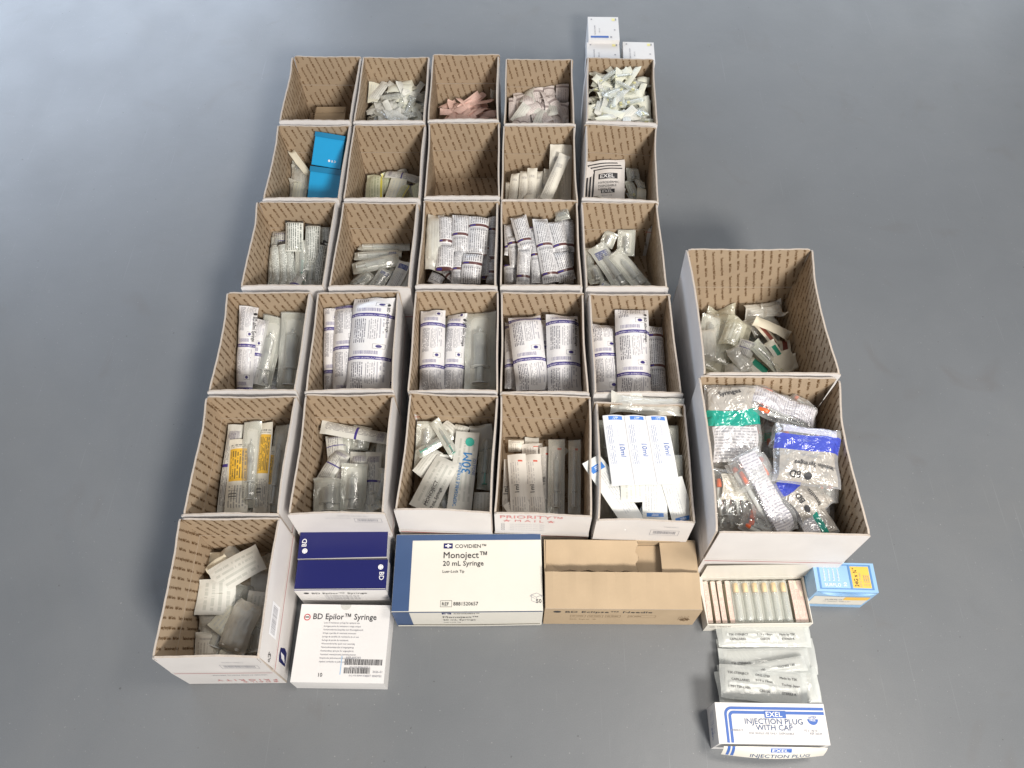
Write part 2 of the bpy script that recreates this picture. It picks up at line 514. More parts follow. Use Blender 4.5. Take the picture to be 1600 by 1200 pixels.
TAN, TEAL, BLU = (0.47, 0.44, 0.40), (0.0, 0.36, 0.27), (0.055, 0.085, 0.55)
p = Print('blue_wave_bag', (0.80, 0.80, 0.84), 0.2, 0.7, 0.8, film=0.12, gl=0.11)
p.put(p.rect(0.06, 0.02, 0.94, 0.60), TAN)
p.wave(0.55, 0.82, 0.03, 5.0, BLU)
p.put(p.rect(0.08, 0.84, 0.92, 0.98), (0.66, 0.66, 0.74))
p.typ(0.10, 0.85, 0.90, 0.97, 60, 'u', 22, 0.45, (0.3, 0.3, 0.5), 0.6)
M['bag_blue'] = p.done()
p = Print('teal_wave_bag', (0.80, 0.80, 0.80), 0.2, 0.7, 0.8, film=0.12, gl=0.11)
p.put(p.rect(0.04, 0.68, 0.96, 0.96), TAN)
p.wave(0.52, 0.70, 0.03, 4.0, TEAL)
p.put(p.rect(0.08, 0.10, 0.92, 0.50), (0.70, 0.69, 0.71))
p.typ(0.10, 0.12, 0.90, 0.48, 30, 'u', 20, 0.45, (0.30, 0.30, 0.33), 0.75)
M['bag_teal'] = p.done()
p = Print('instruction_bag', (0.80, 0.80, 0.82), 0.2, 0.7, 0.8, film=0.10, gl=0.11)
p.put(p.rect(0.24, 0.03, 0.80, 0.97), (0.70, 0.69, 0.72))
p.typ(0.20, 0.05, 0.80, 0.95, 30, 'u', 16, 0.42, (0.36, 0.35, 0.42), 0.75)
M['bag_text'] = p.done()
p = Print('label_bag', (0.76, 0.76, 0.74), 0.2, 0.7, 0.8, film=0.08, gl=0.11)
p.put(p.rect(0.15, 0.42, 0.85, 0.90), (0.66, 0.63, 0.55))
p.typ(0.18, 0.44, 0.82, 0.88, 34, 'u', 18, 0.45, (0.32, 0.30, 0.28), 0.75)
M['bag_label'] = p.done()
p = Print('clear_lot_pouch', (0.74, 0.76, 0.74), 0.34, 0.4, 0.25, film=0.40, gl=0.02)
M['pouch_lot'] = p.done()


# ------------------------------------------------------------------ mesh building
class MB:
    def __init__(s):
        s.v, s.f, s.mi, s.uv, s.mats, s.sm = [], [], [], [], [], []

    def mat(s, m):
        m = M[m] if isinstance(m, str) else m
        if m not in s.mats:
            s.mats.append(m)
        return s.mats.index(m)

    def add(s, verts, faces, mat, uvs=None, smooth=False):
        k = len(s.v)
        s.v.extend([tuple(map(float, q)) for q in verts])
        i = s.mat(mat)
        for f in faces:
            s.f.append(tuple(k + j for j in f))
            s.mi.append(i)
            s.sm.append(smooth)
            for j in f:
                s.uv.append(tuple(uvs[j]) if uvs is not None else (0.0, 0.0))
        return s

    def quad(s, a, b, c, d, mat, uv=((0, 0), (1, 0), (1, 1), (0, 1))):
        return s.add([a, b, c, d], [(0, 1, 2, 3)], mat, uv)

    def box(s, x0, y0, z0, x1, y1, z1, mat):
        v = [(x0, y0, z0), (x1, y0, z0), (x1, y1, z0), (x0, y1, z0), (x0, y0, z1), (x1, y0, z1), (x1, y1, z1), (x0, y1, z1)]
        return s.add(v, [(3, 2, 1, 0), (4, 5, 6, 7), (0, 1, 5, 4), (1, 2, 6, 5), (2, 3, 7, 6), (3, 0, 4, 7)], mat)

    def grid(s, fn, nu, nv, mat, smooth=True, flip=False, uvf=None):
        V, U, F = [], [], []
        for j in range(nv + 1):
            for i in range(nu + 1):
                u, v = i / nu, j / nv
                V.append(fn(u, v))
                U.append(uvf(u, v) if uvf else (u, v))
        for j in range(nv):
            for i in range(nu):
                a = j * (nu + 1) + i
                q = (a, a + 1, a + nu + 2, a + nu + 1)
                F.append(q[::-1] if flip else q)
        return s.add(V, F, mat, U, smooth)

    def lathe(s, prof, mat, n=12, axis='y', c=(0, 0, 0), smooth=True):
        """prof: (position along the axis, radius)"""
        V, F = [], []
        for a, r in prof:
            for k in range(n):
                t = 2 * math.pi * k / n
                p0, p1 = r * math.cos(t), r * math.sin(t)
                V.append((c[0] + p0, c[1] + a, c[2] + p1) if axis == 'y' else (c[0] + p0, c[1] + p1, c[2] + a) if axis == 'z' else (c[0] + a, c[1] + p0, c[2] + p1))
        for j in range(len(prof) - 1):
            for k in range(n):
                F.append((j * n + k, j * n + (k + 1) % n, (j + 1) * n + (k + 1) % n, (j + 1) * n + k))
        F.append(tuple(range(n)))
        F.append(tuple((len(prof) - 1) * n + k for k in range(n))[::-1])
        return s.add(V, F, mat, None, smooth)

    def text(s, body, size, fn, mat, align='l', res=2, squash=1.0, weight=0.016):
        """lettering; fn(x, y) maps the flat text (metres) to a point"""
        v, t = glyphs(body, res)
        if not len(v):
            return s
        v = v * size
        v[:, 0] *= squash
        w = v[:, 0].max()
        if align == 'c':
            v[:, 0] -= w / 2
        if align == 'r':
            v[:, 0] -= w
        P = np.array([fn(x, y) for x, y in v], dtype=float)
        s.add(P, [tuple(q) for q in t], mat)
        if weight:
            e = 0.0004
            x0, y0 = v.mean(axis=0)
            a0, ax, ay = (np.array(fn(x0, y0)), np.array(fn(x0 + e, y0)), np.array(fn(x0, y0 + e)))
            nn = np.cross(ax - a0, ay - a0)
            ln = np.linalg.norm(nn)
            if ln > 0:
                nn = nn / ln * 0.00006
                for k, (sx, sy) in enumerate(((1, 0), (0.5, 1.0))):
                    h = weight * size
                    Q = np.array([fn(x + sx * h, y + sy * h) for x, y in v], dtype=float) + nn * (k + 1)
                    s.add(Q, [tuple(q) for q in t], mat)
        return s

    def build(s, name, parent=None, flip_fix=False):
        me = bpy.data.meshes.new(name)
        me.from_pydata(s.v, [], s.f)
        for m in s.mats:
            me.materials.append(m)
        me.polygons.foreach_set('material_index', s.mi)
        me.polygons.foreach_set('use_smooth', s.sm)
        uvl = me.uv_layers.new(name='UVMap')
        uvl.data.foreach_set('uv', np.array(s.uv, dtype=np.float32).ravel())
        me.update()
        o = bpy.data.objects.new(name, me)
        COL.objects.link(o)
        if parent is not None:
            o.parent = parent
        return o


_gl = {}


def glyphs(body, res=2, weight=0.0):
    k = (body, res, weight)
    if k not in _gl:
        cu = bpy.data.curves.new('lettering', 'FONT')
        cu.body = body
        cu.resolution_u = res
        cu.offset = weight
        ob = bpy.data.objects.new('lettering', cu)
        me = bpy.data.meshes.new_from_object(ob)
        v = np.array([(q.co.x, q.co.y) for q in me.vertices]).reshape(-1, 2)
        f = [tuple(q.vertices) for q in me.polygons]
        bpy.data.objects.remove(ob)
        bpy.data.curves.remove(cu)
        bpy.data.meshes.remove(me)
        _gl[k] = (v, f)
    v, f = _gl[k]
    return v.copy(), f


def empty(name, loc=(0, 0, 0), rz=0.0, **props):
    o = bpy.data.objects.new(name, None)
    o.empty_display_size = 0.05
    COL.objects.link(o)
    o.location = loc
    o.rotation_euler = (0, 0, rz)
    for k, v in props.items():
        o[k] = v
    return o


def tag(o, label, cat, group=None):
    o['label'] = label
    o['category'] = cat
    if group:
        o['group'] = group
    return o


# ------------------------------------------------------------------ floor
mb = MB()
mb.grid(lambda u, v: (-9 + 18 * u, -6 + 20 * v, 0), 4, 4, 'floor', smooth=False)
fl = mb.build('floor')
fl['kind'] = 'structure'

# ------------------------------------------------------------------ from a place in the photograph to a place on the floor
FR = {'0': (0, 0, 1), '1': (400, 0, 3.75), '2': (740, 0, 3.75), '3': (360, 300, 3.529), '4': (620, 300, 3.53), '5': (260, 440, 3.0),
      '6': (600, 440, 2.858), '7': (1030, 360, 4.0), '8': (1050, 560, 3.529), '9': (220, 780, 3.75), '10': (600, 780, 3.137), '11': (1070, 850, 3.427), '12': (880, 0, 8.0)}


def ray(fr, x, y):
    a = FR[fr]
    px, py = a[0] + x / a[2], a[1] + y / a[2]
    return FWD + RGT * (px - 800) / FPX - UPV * (py - 600) / FPX


def at(fr, x, y, z):
    d = ray(fr, x, y)
    return EYE + d * (z - EYE[2]) / d[2]


# ------------------------------------------------------------------ shipping boxes
HB, HL = 1.0558792 * UNIT, 1.4513770 * UNIT
WB, DB = UNIT * 0.992, 1.41697 * UNIT * 0.994
WL, DL = 1.42736 * UNIT, 1.747613 * UNIT
TH = 0.0042
RIMS = {'11': (-2.806, 9.476, -0.002), '12': (-1.797, 9.479, 0.012), '13': (-0.776, 9.527, 0.009), '14': (0.285, 9.457, -0.003), '15': (1.431, 9.483, -0.043),
        '21': (-2.793, 8.037, 0.003), '22': (-1.757, 8.049, 0.012), '23': (-0.738, 8.095, 0.018), '24': (0.27, 8.034, -0.002), '25': (1.339, 8.048, -0.061),
        '31': (-2.814, 6.624, 0.01), '32': (-1.763, 6.614, -0.008), '33': (-0.732, 6.647, -0.003), '34': (0.271, 6.64, 0.01), '35': (1.292, 6.631, 0.007),
        '41': (-2.924, 5.169, 0.021), '42': (-1.866, 5.183, 0.035), '43': (-0.716, 5.198, 0.012), '44': (0.296, 5.19, 0.009), '45': (1.322, 5.187, 0.009),
        '51': (-2.886, 3.743, 0.015), '52': (-1.82, 3.766, 0.016), '53': (-0.721, 3.788, -0.034), '54': (0.292, 3.772, -0.032), '55': (1.31, 3.705, -0.026),
        '61': (-2.845, 2.338, 0.019), 'A': (2.691, 5.373, 0.008), 'B': (2.628, 3.616, -0.01)}
ROWN = {'1': 'back row', '2': 'second row from the back', '3': 'third row from the back', '4': 'fourth row from the back', '5': 'fifth row from the back', '6': 'front'}
COLN = {'1': 'leftmost', '2': 'second', '3': 'middle', '4': 'fourth', '5': 'rightmost'}


def where(k):
    if k == 'A':
        return 'the larger box at the far right'
    if k == 'B':
        return 'the larger box nearest the camera on the right'
    if k == '61':
        return 'the lone front left box'
    return '%s box of the %s' % (COLN[k[1]], ROWN[k[0]])


HOLDS = {'11': 'nearly empty, one beige carton inside', '12': 'holding a heap of white needle packets', '13': 'holding a low heap of pink needle packets',
         '14': 'holding pinkish grey needle packets', '15': 'overfull with pale yellow needle packets', '21': 'holding a bright blue carton pair',
         '22': 'holding a few green and yellow packets', '23': 'empty and dark inside', '24': 'holding long beige paper syringe packets',
         '25': 'holding a striped needle carton', '31': 'holding fine print tubes with black ends', '32': 'holding clear packs with blue corners',
         '33': 'crammed with maroon banded packets', '34': 'filled with maroon banded packets at a slant', '35': 'holding a few clear syringe packs',
         '41': 'holding large clear syringes beside a purple banded packet', '42': 'holding one very wide purple banded bundle', '43': 'holding two banded packets and a clear syringe',
         '44': 'holding two fat purple banded rolls', '45': 'holding three purple banded packets side by side', '51': 'holding amber labelled syringe packets',
         '52': 'holding grey syringe packs in shade', '53': 'holding green syringes and blue printed packs', '54': 'with PRIORITY MAIL on its front, holding 1ml packets',
         '55': 'overfull with white 10ml strips', '61': 'with a red line and blue badge outside, holding crumpled pouches',
         'A': 'holding a bag and loose packets in its bottom', 'B': 'brimming with plastic bags of insulin syringes'}
INNER = {}
WT = ['Thank you for using Priority Mail\u00ae Service', 'Priority Mail\u00ae postage required', 'Thank you for using Priority', 'Mail\u00ae Service']


def wall_text(mb, fn, W, z0, z1, rnd):
    """slanted columns of brown type printed on the inside of the board, cut off at its edges"""
    ang = math.radians(13.5)
    ca, sa = math.cos(ang), math.sin(ang)
    size = 0.0094
    sp = 0.0215
    step = None
    n = int((W + 0.10) / sp) + 2
    off = rnd.random() * sp
    for i in range(n):
        x = -0.09 + off + i * sp
        s = rnd.random() * 0.10 if i % 3 else 0.03
        y = s - 0.02 + (i * 5 % 7) * 0.021
        pos = -y
        j = i
        while pos < HH_TEXT:
            v, f = glyphs(WT[(j * 3 + i) % 4], 1, 0.028)
            v = v * size
            v[:, 0] *= 0.74
            w = v[:, 0].max()
            a, b = v[:, 0] + pos, v[:, 1]
            X = x + a * sa + b * ca
            Z = z1_full - a * ca + b * sa
            inside = (X > 0.001) & (X < W - 0.001) & (Z > z0 + 0.001) & (Z < z1 - 0.001)
            if inside.any():
                keep = [q for q in f if all(inside[k] for k in q)]
                if keep:
                    used = sorted({k for q in keep for k in q})
                    mp = {k: t for t, k in enumerate(used)}
                    mb.add([fn(X[k], Z[k]) for k in used], [tuple(mp[k] for k in q) for q in keep], 'ink_brown')
            pos += w + 0.012 + 0.020 * ((i * 7 + j * 5) % 4) / 4
            j += 1


HH_TEXT = 0.46
z1_full = 0.3


def shipping_box(k, seed):
    global z1_full
    big = k in 'AB'
    W, D, H = (WL, DL, HL) if big else (WB, DB, HB)
    x, y, a = RIMS[k]
    rnd = random.Random(seed)
    x, y = x * UNIT, y * UNIT
    root = empty('shipping_box', (x, y, 0), a)
    tag(root, '%s, %s' % ({'A': 'larger white cardboard box', 'B': 'larger white cardboard box'}.get(k, 'white cardboard box'), HOLDS[k]) if False else
        'open %scardboard box %s' % ('larger ' if big else '', HOLDS[k]), 'cardboard box', 'large open cardboard boxes' if big else 'open cardboard boxes in rows')
    zc = H * (0.5 if big else 0.52)
    INNER[k] = (x, y, a, W - 2 * TH, D - 2 * TH, H)
    bp = MB().box(-W / 2 + TH + .0006, -D / 2 + TH + .0006, 0.0015, W / 2 - TH - .0006, D / 2 - TH - .0006, 0.0045, 'kraft')
    z1_full = D
    wall_text(bp, lambda X, Z: (X - W / 2, Z - D / 2, 0.0049), W, TH + .001, D - TH - .001, random.Random(seed * 5))
    bp.build('base_panel', root)
    # viewer frames of the four walls seen from inside: origin, right-hand direction, inward normal, width
    walls = [((-W / 2, D / 2), (1, 0), (0, -1), W, 'b'), ((-W / 2, -D / 2), (0, 1), (1, 0), D, 'l'),
             ((W / 2, D / 2), (0, -1), (-1, 0), D, 'r'), ((W / 2, -D / 2), (-1, 0), (0, 1), W, 'f')]
    for (o, s_, n_, L, side) in walls:
        inset = 0.0 if side in 'bf' else TH + 0.0004
        lean = rnd.uniform(0.000, 0.0060)
        tiltz = rnd.uniform(-0.0022, 0.0022)
        dropz = rnd.uniform(0, 0.002)
        bow = rnd.uniform(-0.001, 0.0045) if side in 'lr' else rnd.uniform(0.0, 0.004)
        bow = bow + (0.004 if big and side in 'lr' else 0)
        if side == 'l' and k in ('A', 'B'):
            lean = -0.006
        wob = rnd.uniform(0, 6)
        slit = {'l': (1, .008 if k[-1] == '1' else .0), 'r': (-1, .010 if k in 'AB' else 0.0)}.get(side, (0, 0))

        def fn(X, Z, off, o=o, s_=s_, n_=n_, L=L, lean=lean, bow=bow, wob=wob):
            t = max(0.0, (Z - zc) / (H - zc))
            q = X / L
            qq = (q if slit[0] > 0 else 1 - q)
            inn = off - slit[1] * t * max(0.0, qq - .72) / .28 + lean * t + bow * math.sin(math.pi * min(1, max(0, q))) * t + 0.0006 * math.sin(q * 9 + wob) * t
            return (o[0] + s_[0] * X + n_[0] * inn, o[1] + s_[1] * X + n_[1] * inn, Z)
        for part, z0, z1 in (('wall', 0.0012, zc - 0.0006), ('flap', zc + 0.0006, H)):
            mbw = MB()
            e = inset + (0.0014 if part == 'flap' else 0.0)
            xa, xb = e, L - e
            rag = (lambda u: 0.0006 * math.sin(u * 41 + wob) + tiltz * (u - .5) - dropz - 0.004 * max(0, abs(u - .5) - .485) / .015) if part == 'flap' else (lambda u: 0)
            nu, nv = 40 if part == 'flap' else 10, 4

            def P(u, v, off):
                X = xa + (xb - xa) * u
                # flap corners are rounded off a little by handling
                Z = z0 + (z1 - z0) * v + (rag(u) * v)
                return fn(X, Z, off)
            mbw.grid(lambda u, v: P(u, v, TH), nu, nv, 'kraft', smooth=False)
            mbw.grid(lambda u, v: P(u, v, 0), nu, nv, 'board_white', smooth=False, flip=True)
            mbw.grid(lambda u, v: P(u, 1, TH * (1 - v)), nu, 1, 'board_edge', smooth=False)
            mbw.grid(lambda u, v: P(u, 0, TH * v), nu, 1, 'board_edge', smooth=False)
            mbw.grid(lambda u, v: P(0, v, TH * u), 1, nv, 'board_edge', smooth=False)
            mbw.grid(lambda u, v: P(1, v, TH * (1 - u)), 1, nv, 'board_edge', smooth=False)
            if side != 'f' or k in ('A', 'B'):
                z1_full = H
                r2 = random.Random(seed * 13 + ord(side))
                wall_text(mbw, lambda X, Z: fn(X, Z, TH + 0.0004), L, z0 if part == 'wall' else z0, z1, r2) if True else None
            # outside prints
            if side in 'fr':
                if part == 'wall':
                    mbw.grid(lambda u, v: fn(0.004 + (L - 0.008) * u, zc - 0.012 + 0.0022 * v, -0.0004), 6, 1, 'red_ink', smooth=False, flip=True)
            if side == 'f':
                def of(cx, cz, sgn=1):
                    return lambda X, Y: fn(L / 2 - (cx + X * sgn), cz + Y * sgn, -0.0005)
                if k == '54' and part == 'flap':
                    mbw.text('PRIORITY\u2122', 0.024, of(-0.098, H - 0.025), 'red_faded', squash=1.15)
                    mbw.text('\u2605 M A I L \u2605', 0.017, of(-0.092, H - 0.045), 'red_faded', squash=1.3)
                    for q in range(4):
                        mbw.text('Visit us online at our post office', 0.0062, of(-0.075, H - 0.062 - q * 0.011), 'pale_ink')
                        mbw.text('\u25a1', 0.010, of(-0.095, H - 0.064 - q * 0.011), 'grey_ink')
                if k == '52' and part == 'flap':
                    frame_bars(mbw, of(0.035, H - 0.05), 0.062, 0.022)
                    mbw.text('EXPECTED DELIVERY DAY', 0.006, of(0.0, H - 0.018), 'pale_ink')
                    mbw.text('USPS TRACKING NUMBER', 0.005, of(-0.03, H - 0.03), 'pale_ink')
                if k == '55' and part == 'flap':
                    frame_bars(mbw, of(0.018, H - 0.075), 0.065, 0.028)
                    mbw.text('PS00001000014', 0.005, of(0.045, H - 0.03), 'pale_ink')
                if k == '55' and part == 'wall':
                    mbw.text('UNITED STATES POSTAL SERVICE', 0.011, of(-0.09, zc - 0.035), 'red_faded')
                if k == '61' and part == 'flap':
                    frame_bars(mbw, of(0.01, H - 0.085), 0.08, 0.026)
                    mbw.text('PS00001000014', 0.007, of(0.02, H - 0.045), 'pale_ink')
                if k == '61' and part == 'wall':
                    mbw.text('P R I O R I T Y', 0.022, of(0.10, zc - 0.075, -1), 'red_faded')
                    mbw.text('\u2605 M A I L \u2605', 0.015, of(0.098, zc - 0.098, -1), 'red_faded')
                    mbw.text('UNITED STATES POSTAL SERVICE', 0.008, of(0.09, zc - 0.028, -1), 'grey_ink')
            if side == 'r' and k == '61':
                def orr(cx, cz):
                    return lambda X, Y: fn(cx + Y, cz + X, -0.0005)
                if part == 'flap':
                    mbw.add([orr(0.25, zc + 0.015)(X, Y) for X, Y in ((0, 0), (0.055, 0), (0.055, -0.07), (0, -0.07))], [(0, 1, 2, 3)], 'white_ink')
                    for q in range(26):
                        yy = -0.005 - q * 0.0023
                        w2 = 0.0006 + 0.0011 * rnd.random()
                        mbw.add([orr(0.25, zc + 0.015)(X, Y) for X, Y in ((0.012, yy), (0.045, yy), (0.045, yy - w2), (0.012, yy - w2))], [(0, 1, 2, 3)], 'grey_ink')
                    mbw.text('\u267b', 0.02, orr(0.285, zc + 0.03), 'black_ink')
                else:
                    c = orr(0.285, 0.035)
                    mbw.add([c(X, Y) for X, Y in ((0, 0), (0.055, 0), (0.06, -0.012), (0.055, -0.03), (0.02, -0.036), (0, -0.03))], [(0, 1, 2, 3, 4, 5)], 'navy')
                    mbw.add([(lambda q: (q[0] + 0.0003, q[1], q[2]))(c(X, Y)) for X, Y in ((0.008, -0.005), (0.040, -0.010), (0.050, -0.022), (0.020, -0.020))], [(0, 1, 2, 3)], 'white_ink')
            if part == 'wall':
                wobj = mbw.build('wall', root)
            else:
                mbw.build('flap', wobj)
    return root


def frame_bars(mb, f, w, h):
    t = 0.0009
    for (a, b, c, d) in ((0, 0, w, t), (0, h - t, w, h), (0, 0, t, h), (w - t, 0, w, h)):
        mb.add([f(a, b), f(c, b), f(c, d), f(a, d)], [(0, 1, 2, 3)], 'grey_ink')
    r = random.Random(3)
    x = 0.007
    while x < w - 0.009:
        q = 0.0006 + r.random() * 0.0013
        mb.add([f(x, h * .25), f(x + q, h * .25), f(x + q, h * .8), f(x, h * .8)], [(0, 1, 2, 3)], 'grey_ink')
        x += q + 0.0006 + r.random() * 0.001


for n, k in enumerate(RIMS):
    shipping_box(k, 100 + n)


# ------------------------------------------------------------------ packets and pouches
def pouch_fn(L, W, thick, bend, twist, crump, seed, seal=0.08, core=0.36, taper=0.0, sx=0.0):
    """a flat sealed pouch swollen by what it holds. returns f(u, v, side) -> local point; y is the long axis"""
    def f(u, v, side, off=0.0):
        s, t = u - 0.5, v - 0.5
        e = max(0.0, min(1.0, min(v, 1 - v) / seal - 0.3))
        e = math.sin(e * math.pi / 2)
        c = max(0.0, 1 - (abs(s - sx) / core) ** 2.0)
        h = thick * e * math.sqrt(c) if c > 0 else 0
        n1 = mnoise.noise(Vector((s * W * 38 + seed, t * L * 26, seed * 1.7)))
        n2 = mnoise.noise(Vector((s * W * 90 + seed * 2, t * L * 70, seed * 0.7 + 5)))
        n3 = mnoise.noise(Vector((t * L * 22, seed * 3.1, 0.5)))
        z = (h if side > 0 else -0.35 * h)
        z += crump * (n1 * 0.6 + n2 * 0.35) * (1.0 if abs(s) > 0.3 or e < 0.7 else 0.45)
        z -= bend * (2 * t) ** 2 + 0.15 * thick
        z += crump * 2.2 * max(0.0, abs(t) - 0.40) / 0.10 * math.sin(seed * 5 + s * 3.0 + (2 if t > 0 else 0))
        wloc = W * (1 - taper * (v - 0.5)) * (1 - 0.10 * (h / max(thick, 1e-5)) * 0.5)
        x = s * wloc + crump * 0.35 * n3
        y = t * L + crump * 0.5 * n1 * (1 if e < 0.8 else 0.3)
        ct, st = math.cos(twist * t), math.sin(twist * t)
        z += off if side > 0 else -off
        return (x * ct - z * st, y, x * st + z * ct)
    return f


def shell(f, mat, nu, nv, uvf=None, smooth=True, back=None, rim=0.00025):
    mb = MB()
    mb.grid(lambda u, v: f(u, v, 1, rim), nu, nv, mat, smooth, False, uvf)
    mb.grid(lambda u, v: f(u, v, -1, rim), nu, nv, back or mat, smooth, True, uvf)
    per = [(i / nu, 0) for i in range(nu)] + [(1, j / nv) for j in range(nv)] + [(1 - i / nu, 1) for i in range(nu)] + [(0, 1 - j / nv) for j in range(nv)]
    V = []
    for u, v in per:
        V.append(f(u, v, 1, rim))
        V.append(f(u, v, -1, rim))
    n = len(per)
    mb.add(V, [(2 * i, 2 * i + 1, 2 * ((i + 1) % n) + 1, 2 * ((i + 1) % n)) for i in range(n)], back or mat, [(0.02, 0.02)] * len(V))
    return mb


def syringe(root, L, r, z=0.0, flip=False, plunger='white_plastic', stopper='grey_rubber', tip=None, hub='green_plastic'):
    s = -1 if flip else 1
    b = MB()
    bl = L * 0.52
    b.lathe([(s * q, rr) for q, rr in ((-bl * .48, r * .85), (-bl * .47, r * 1.45), (-bl * .45, r * 1.45), (-bl * .44, r), (bl * .44, r), (bl * .48, r * .5), (bl * .5, r * .25), (bl * .62, r * .22))], 'clear_plastic', 14, 'y', (0, 0, z))
    if r > 0.004:
        for i in range(13):
            y = s * (-bl * .30 + i * bl * .055)
            hw = r * (.55 if i % 2 == 0 else .35)
            b.box(-hw, y - .0004, z + r * 1.01, hw * .1, y + .0004, z + r * 1.03, 'grey_ink')
    bo = b.build('barrel', root)
    q = MB()
    q.lathe([(s * a, rr) for a, rr in ((-bl * .92, r * 1.2), (-bl * .90, r * 1.2), (-bl * .89, r * .45), (bl * .02, r * .45))], 'white_plastic' if plunger is None else plunger, 10, 'y', (0, 0, z))
    q.build('plunger', root)
    g = MB()
    g.lathe([(s * a, rr) for a, rr in ((bl * .02, r * .5), (bl * .03, r * .9), (bl * .10, r * .9), (bl * .13, r * .2))], stopper, 12, 'y', (0, 0, z))
    g.build('stopper', root)
    if tip:
        h = MB()
        h.lathe([(s * a, rr) for a, rr in ((bl * .52, r * .55), (bl * .60, r * .5), (bl * .88, r * .32), (bl * .90, r * .1))], tip, 10, 'y', (0, 0, z))
        h.build('needle_cap', root)


STY = {
    # style: kind, material, thickness/width, length of the print repeat, extras
    'purple': dict(k='roll', m='purple', t=0.34, rep=0.115, core=0.5, crump=0.0030, tmax=0.028),
    'maroon': dict(k='roll', m='maroon', t=0.34, rep=0.085, core=0.48, crump=0.0018),
    'blackcap': dict(k='roll', m='blackcap', t=0.36, rep=None, core=0.48, crump=0.0018),
    'greyprint': dict(k='roll', m='greyprint', t=0.2, rep=None, core=0.45, crump=0.0016),
    'amber': dict(k='roll', m='amberlabel', t=0.16, rep=None, core=0.4, crump=0.0018),
    'paper': dict(k='roll', m='paperprint', t=0.2, rep=None, core=0.4, crump=0.0015),
    'pale': dict(k='roll', m='pale', t=0.11, rep=None, core=0.4, crump=0.0013, n=(5, 9)),
    'bright': dict(k='roll', m='bright', t=0.11, rep=None, core=0.4, crump=0.0013, n=(5, 9)),
    'pink': dict(k='roll', m='pink', t=0.13, rep=None, core=0.4, crump=0.0014, n=(5, 9)),
    'pinkgrey': dict(k='roll', m='pinkgrey', t=0.15, rep=None, core=0.4, crump=0.0015, n=(5, 9)),
    'greenyellow': dict(k='roll', m='greenyellow', t=0.18, rep=None, core=0.4, crump=0.0026),
    'bluetab': dict(k='roll', m='bluetab', t=0.05, rep=None, core=0.4, crump=0.0016),
    'oneml': dict(k='roll', m='oneml', t=0.14, rep=None, core=0.35, crump=0.0016),
    'bluecorner': dict(k='roll', m='bluecorner', t=0.15, rep=None, core=0.35, crump=0.0016),
    'cream': dict(k='roll', m='paper_cream', t=0.08, rep=None, core=0.4, crump=0.004),
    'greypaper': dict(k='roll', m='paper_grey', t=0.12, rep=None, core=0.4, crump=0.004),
    'stick': dict(k='roll', m='kraft_pale', t=0.12, rep=None, core=0.5, crump=0.0004, n=(3, 6)),
    'clear': dict(k='syr', back='paper', film='film', t=0.30, crump=0.0022),
    'clearbig': dict(k='syr', back='paper', film='film', t=0.36, crump=0.004, r=0.30, tm=.034),
    'cleargreen': dict(k='syr', back='paper', film='film', t=0.30, crump=0.0022, plunger='green_plastic', stopper='green_plastic'),
    'clearblue': dict(k='syr', back='bluecorner', film='film', t=0.30, crump=0.0022),
    'clearpink': dict(k='syr', back='oneml', film='film', t=0.30, crump=0.0018, r=0.14),
    'clearneedle': dict(k='syr', back='bright', film='film', t=0.24, crump=0.0022, r=0.13, hub='yellow_plastic', needle=True),
    'maroonstrip': dict(k='roll', m='maroonstrip', t=0.10, rep=None, core=0.4, crump=0.003),
    'teal': dict(k='roll', m='tealstrip', t=0.10, rep=None, core=0.4, crump=0.003),
    'maroonstrip': dict(k='roll', m='maroonstrip', t=0.10, rep=None, core=0.4, crump=0.003),
    'teal': dict(k='roll', m='tealstrip', t=0.10, rep=None, core=0.4, crump=0.003),
    'clearpouch': dict(k='bag', film='film_milky', t=0.22, crump=0.006),
    'warmpouch': dict(k='bag', film='film_warm', t=0.25, crump=0.007),
}
CAT = {'roll': 'packet', 'syr': 'syringe packet', 'bag': 'pouch'}


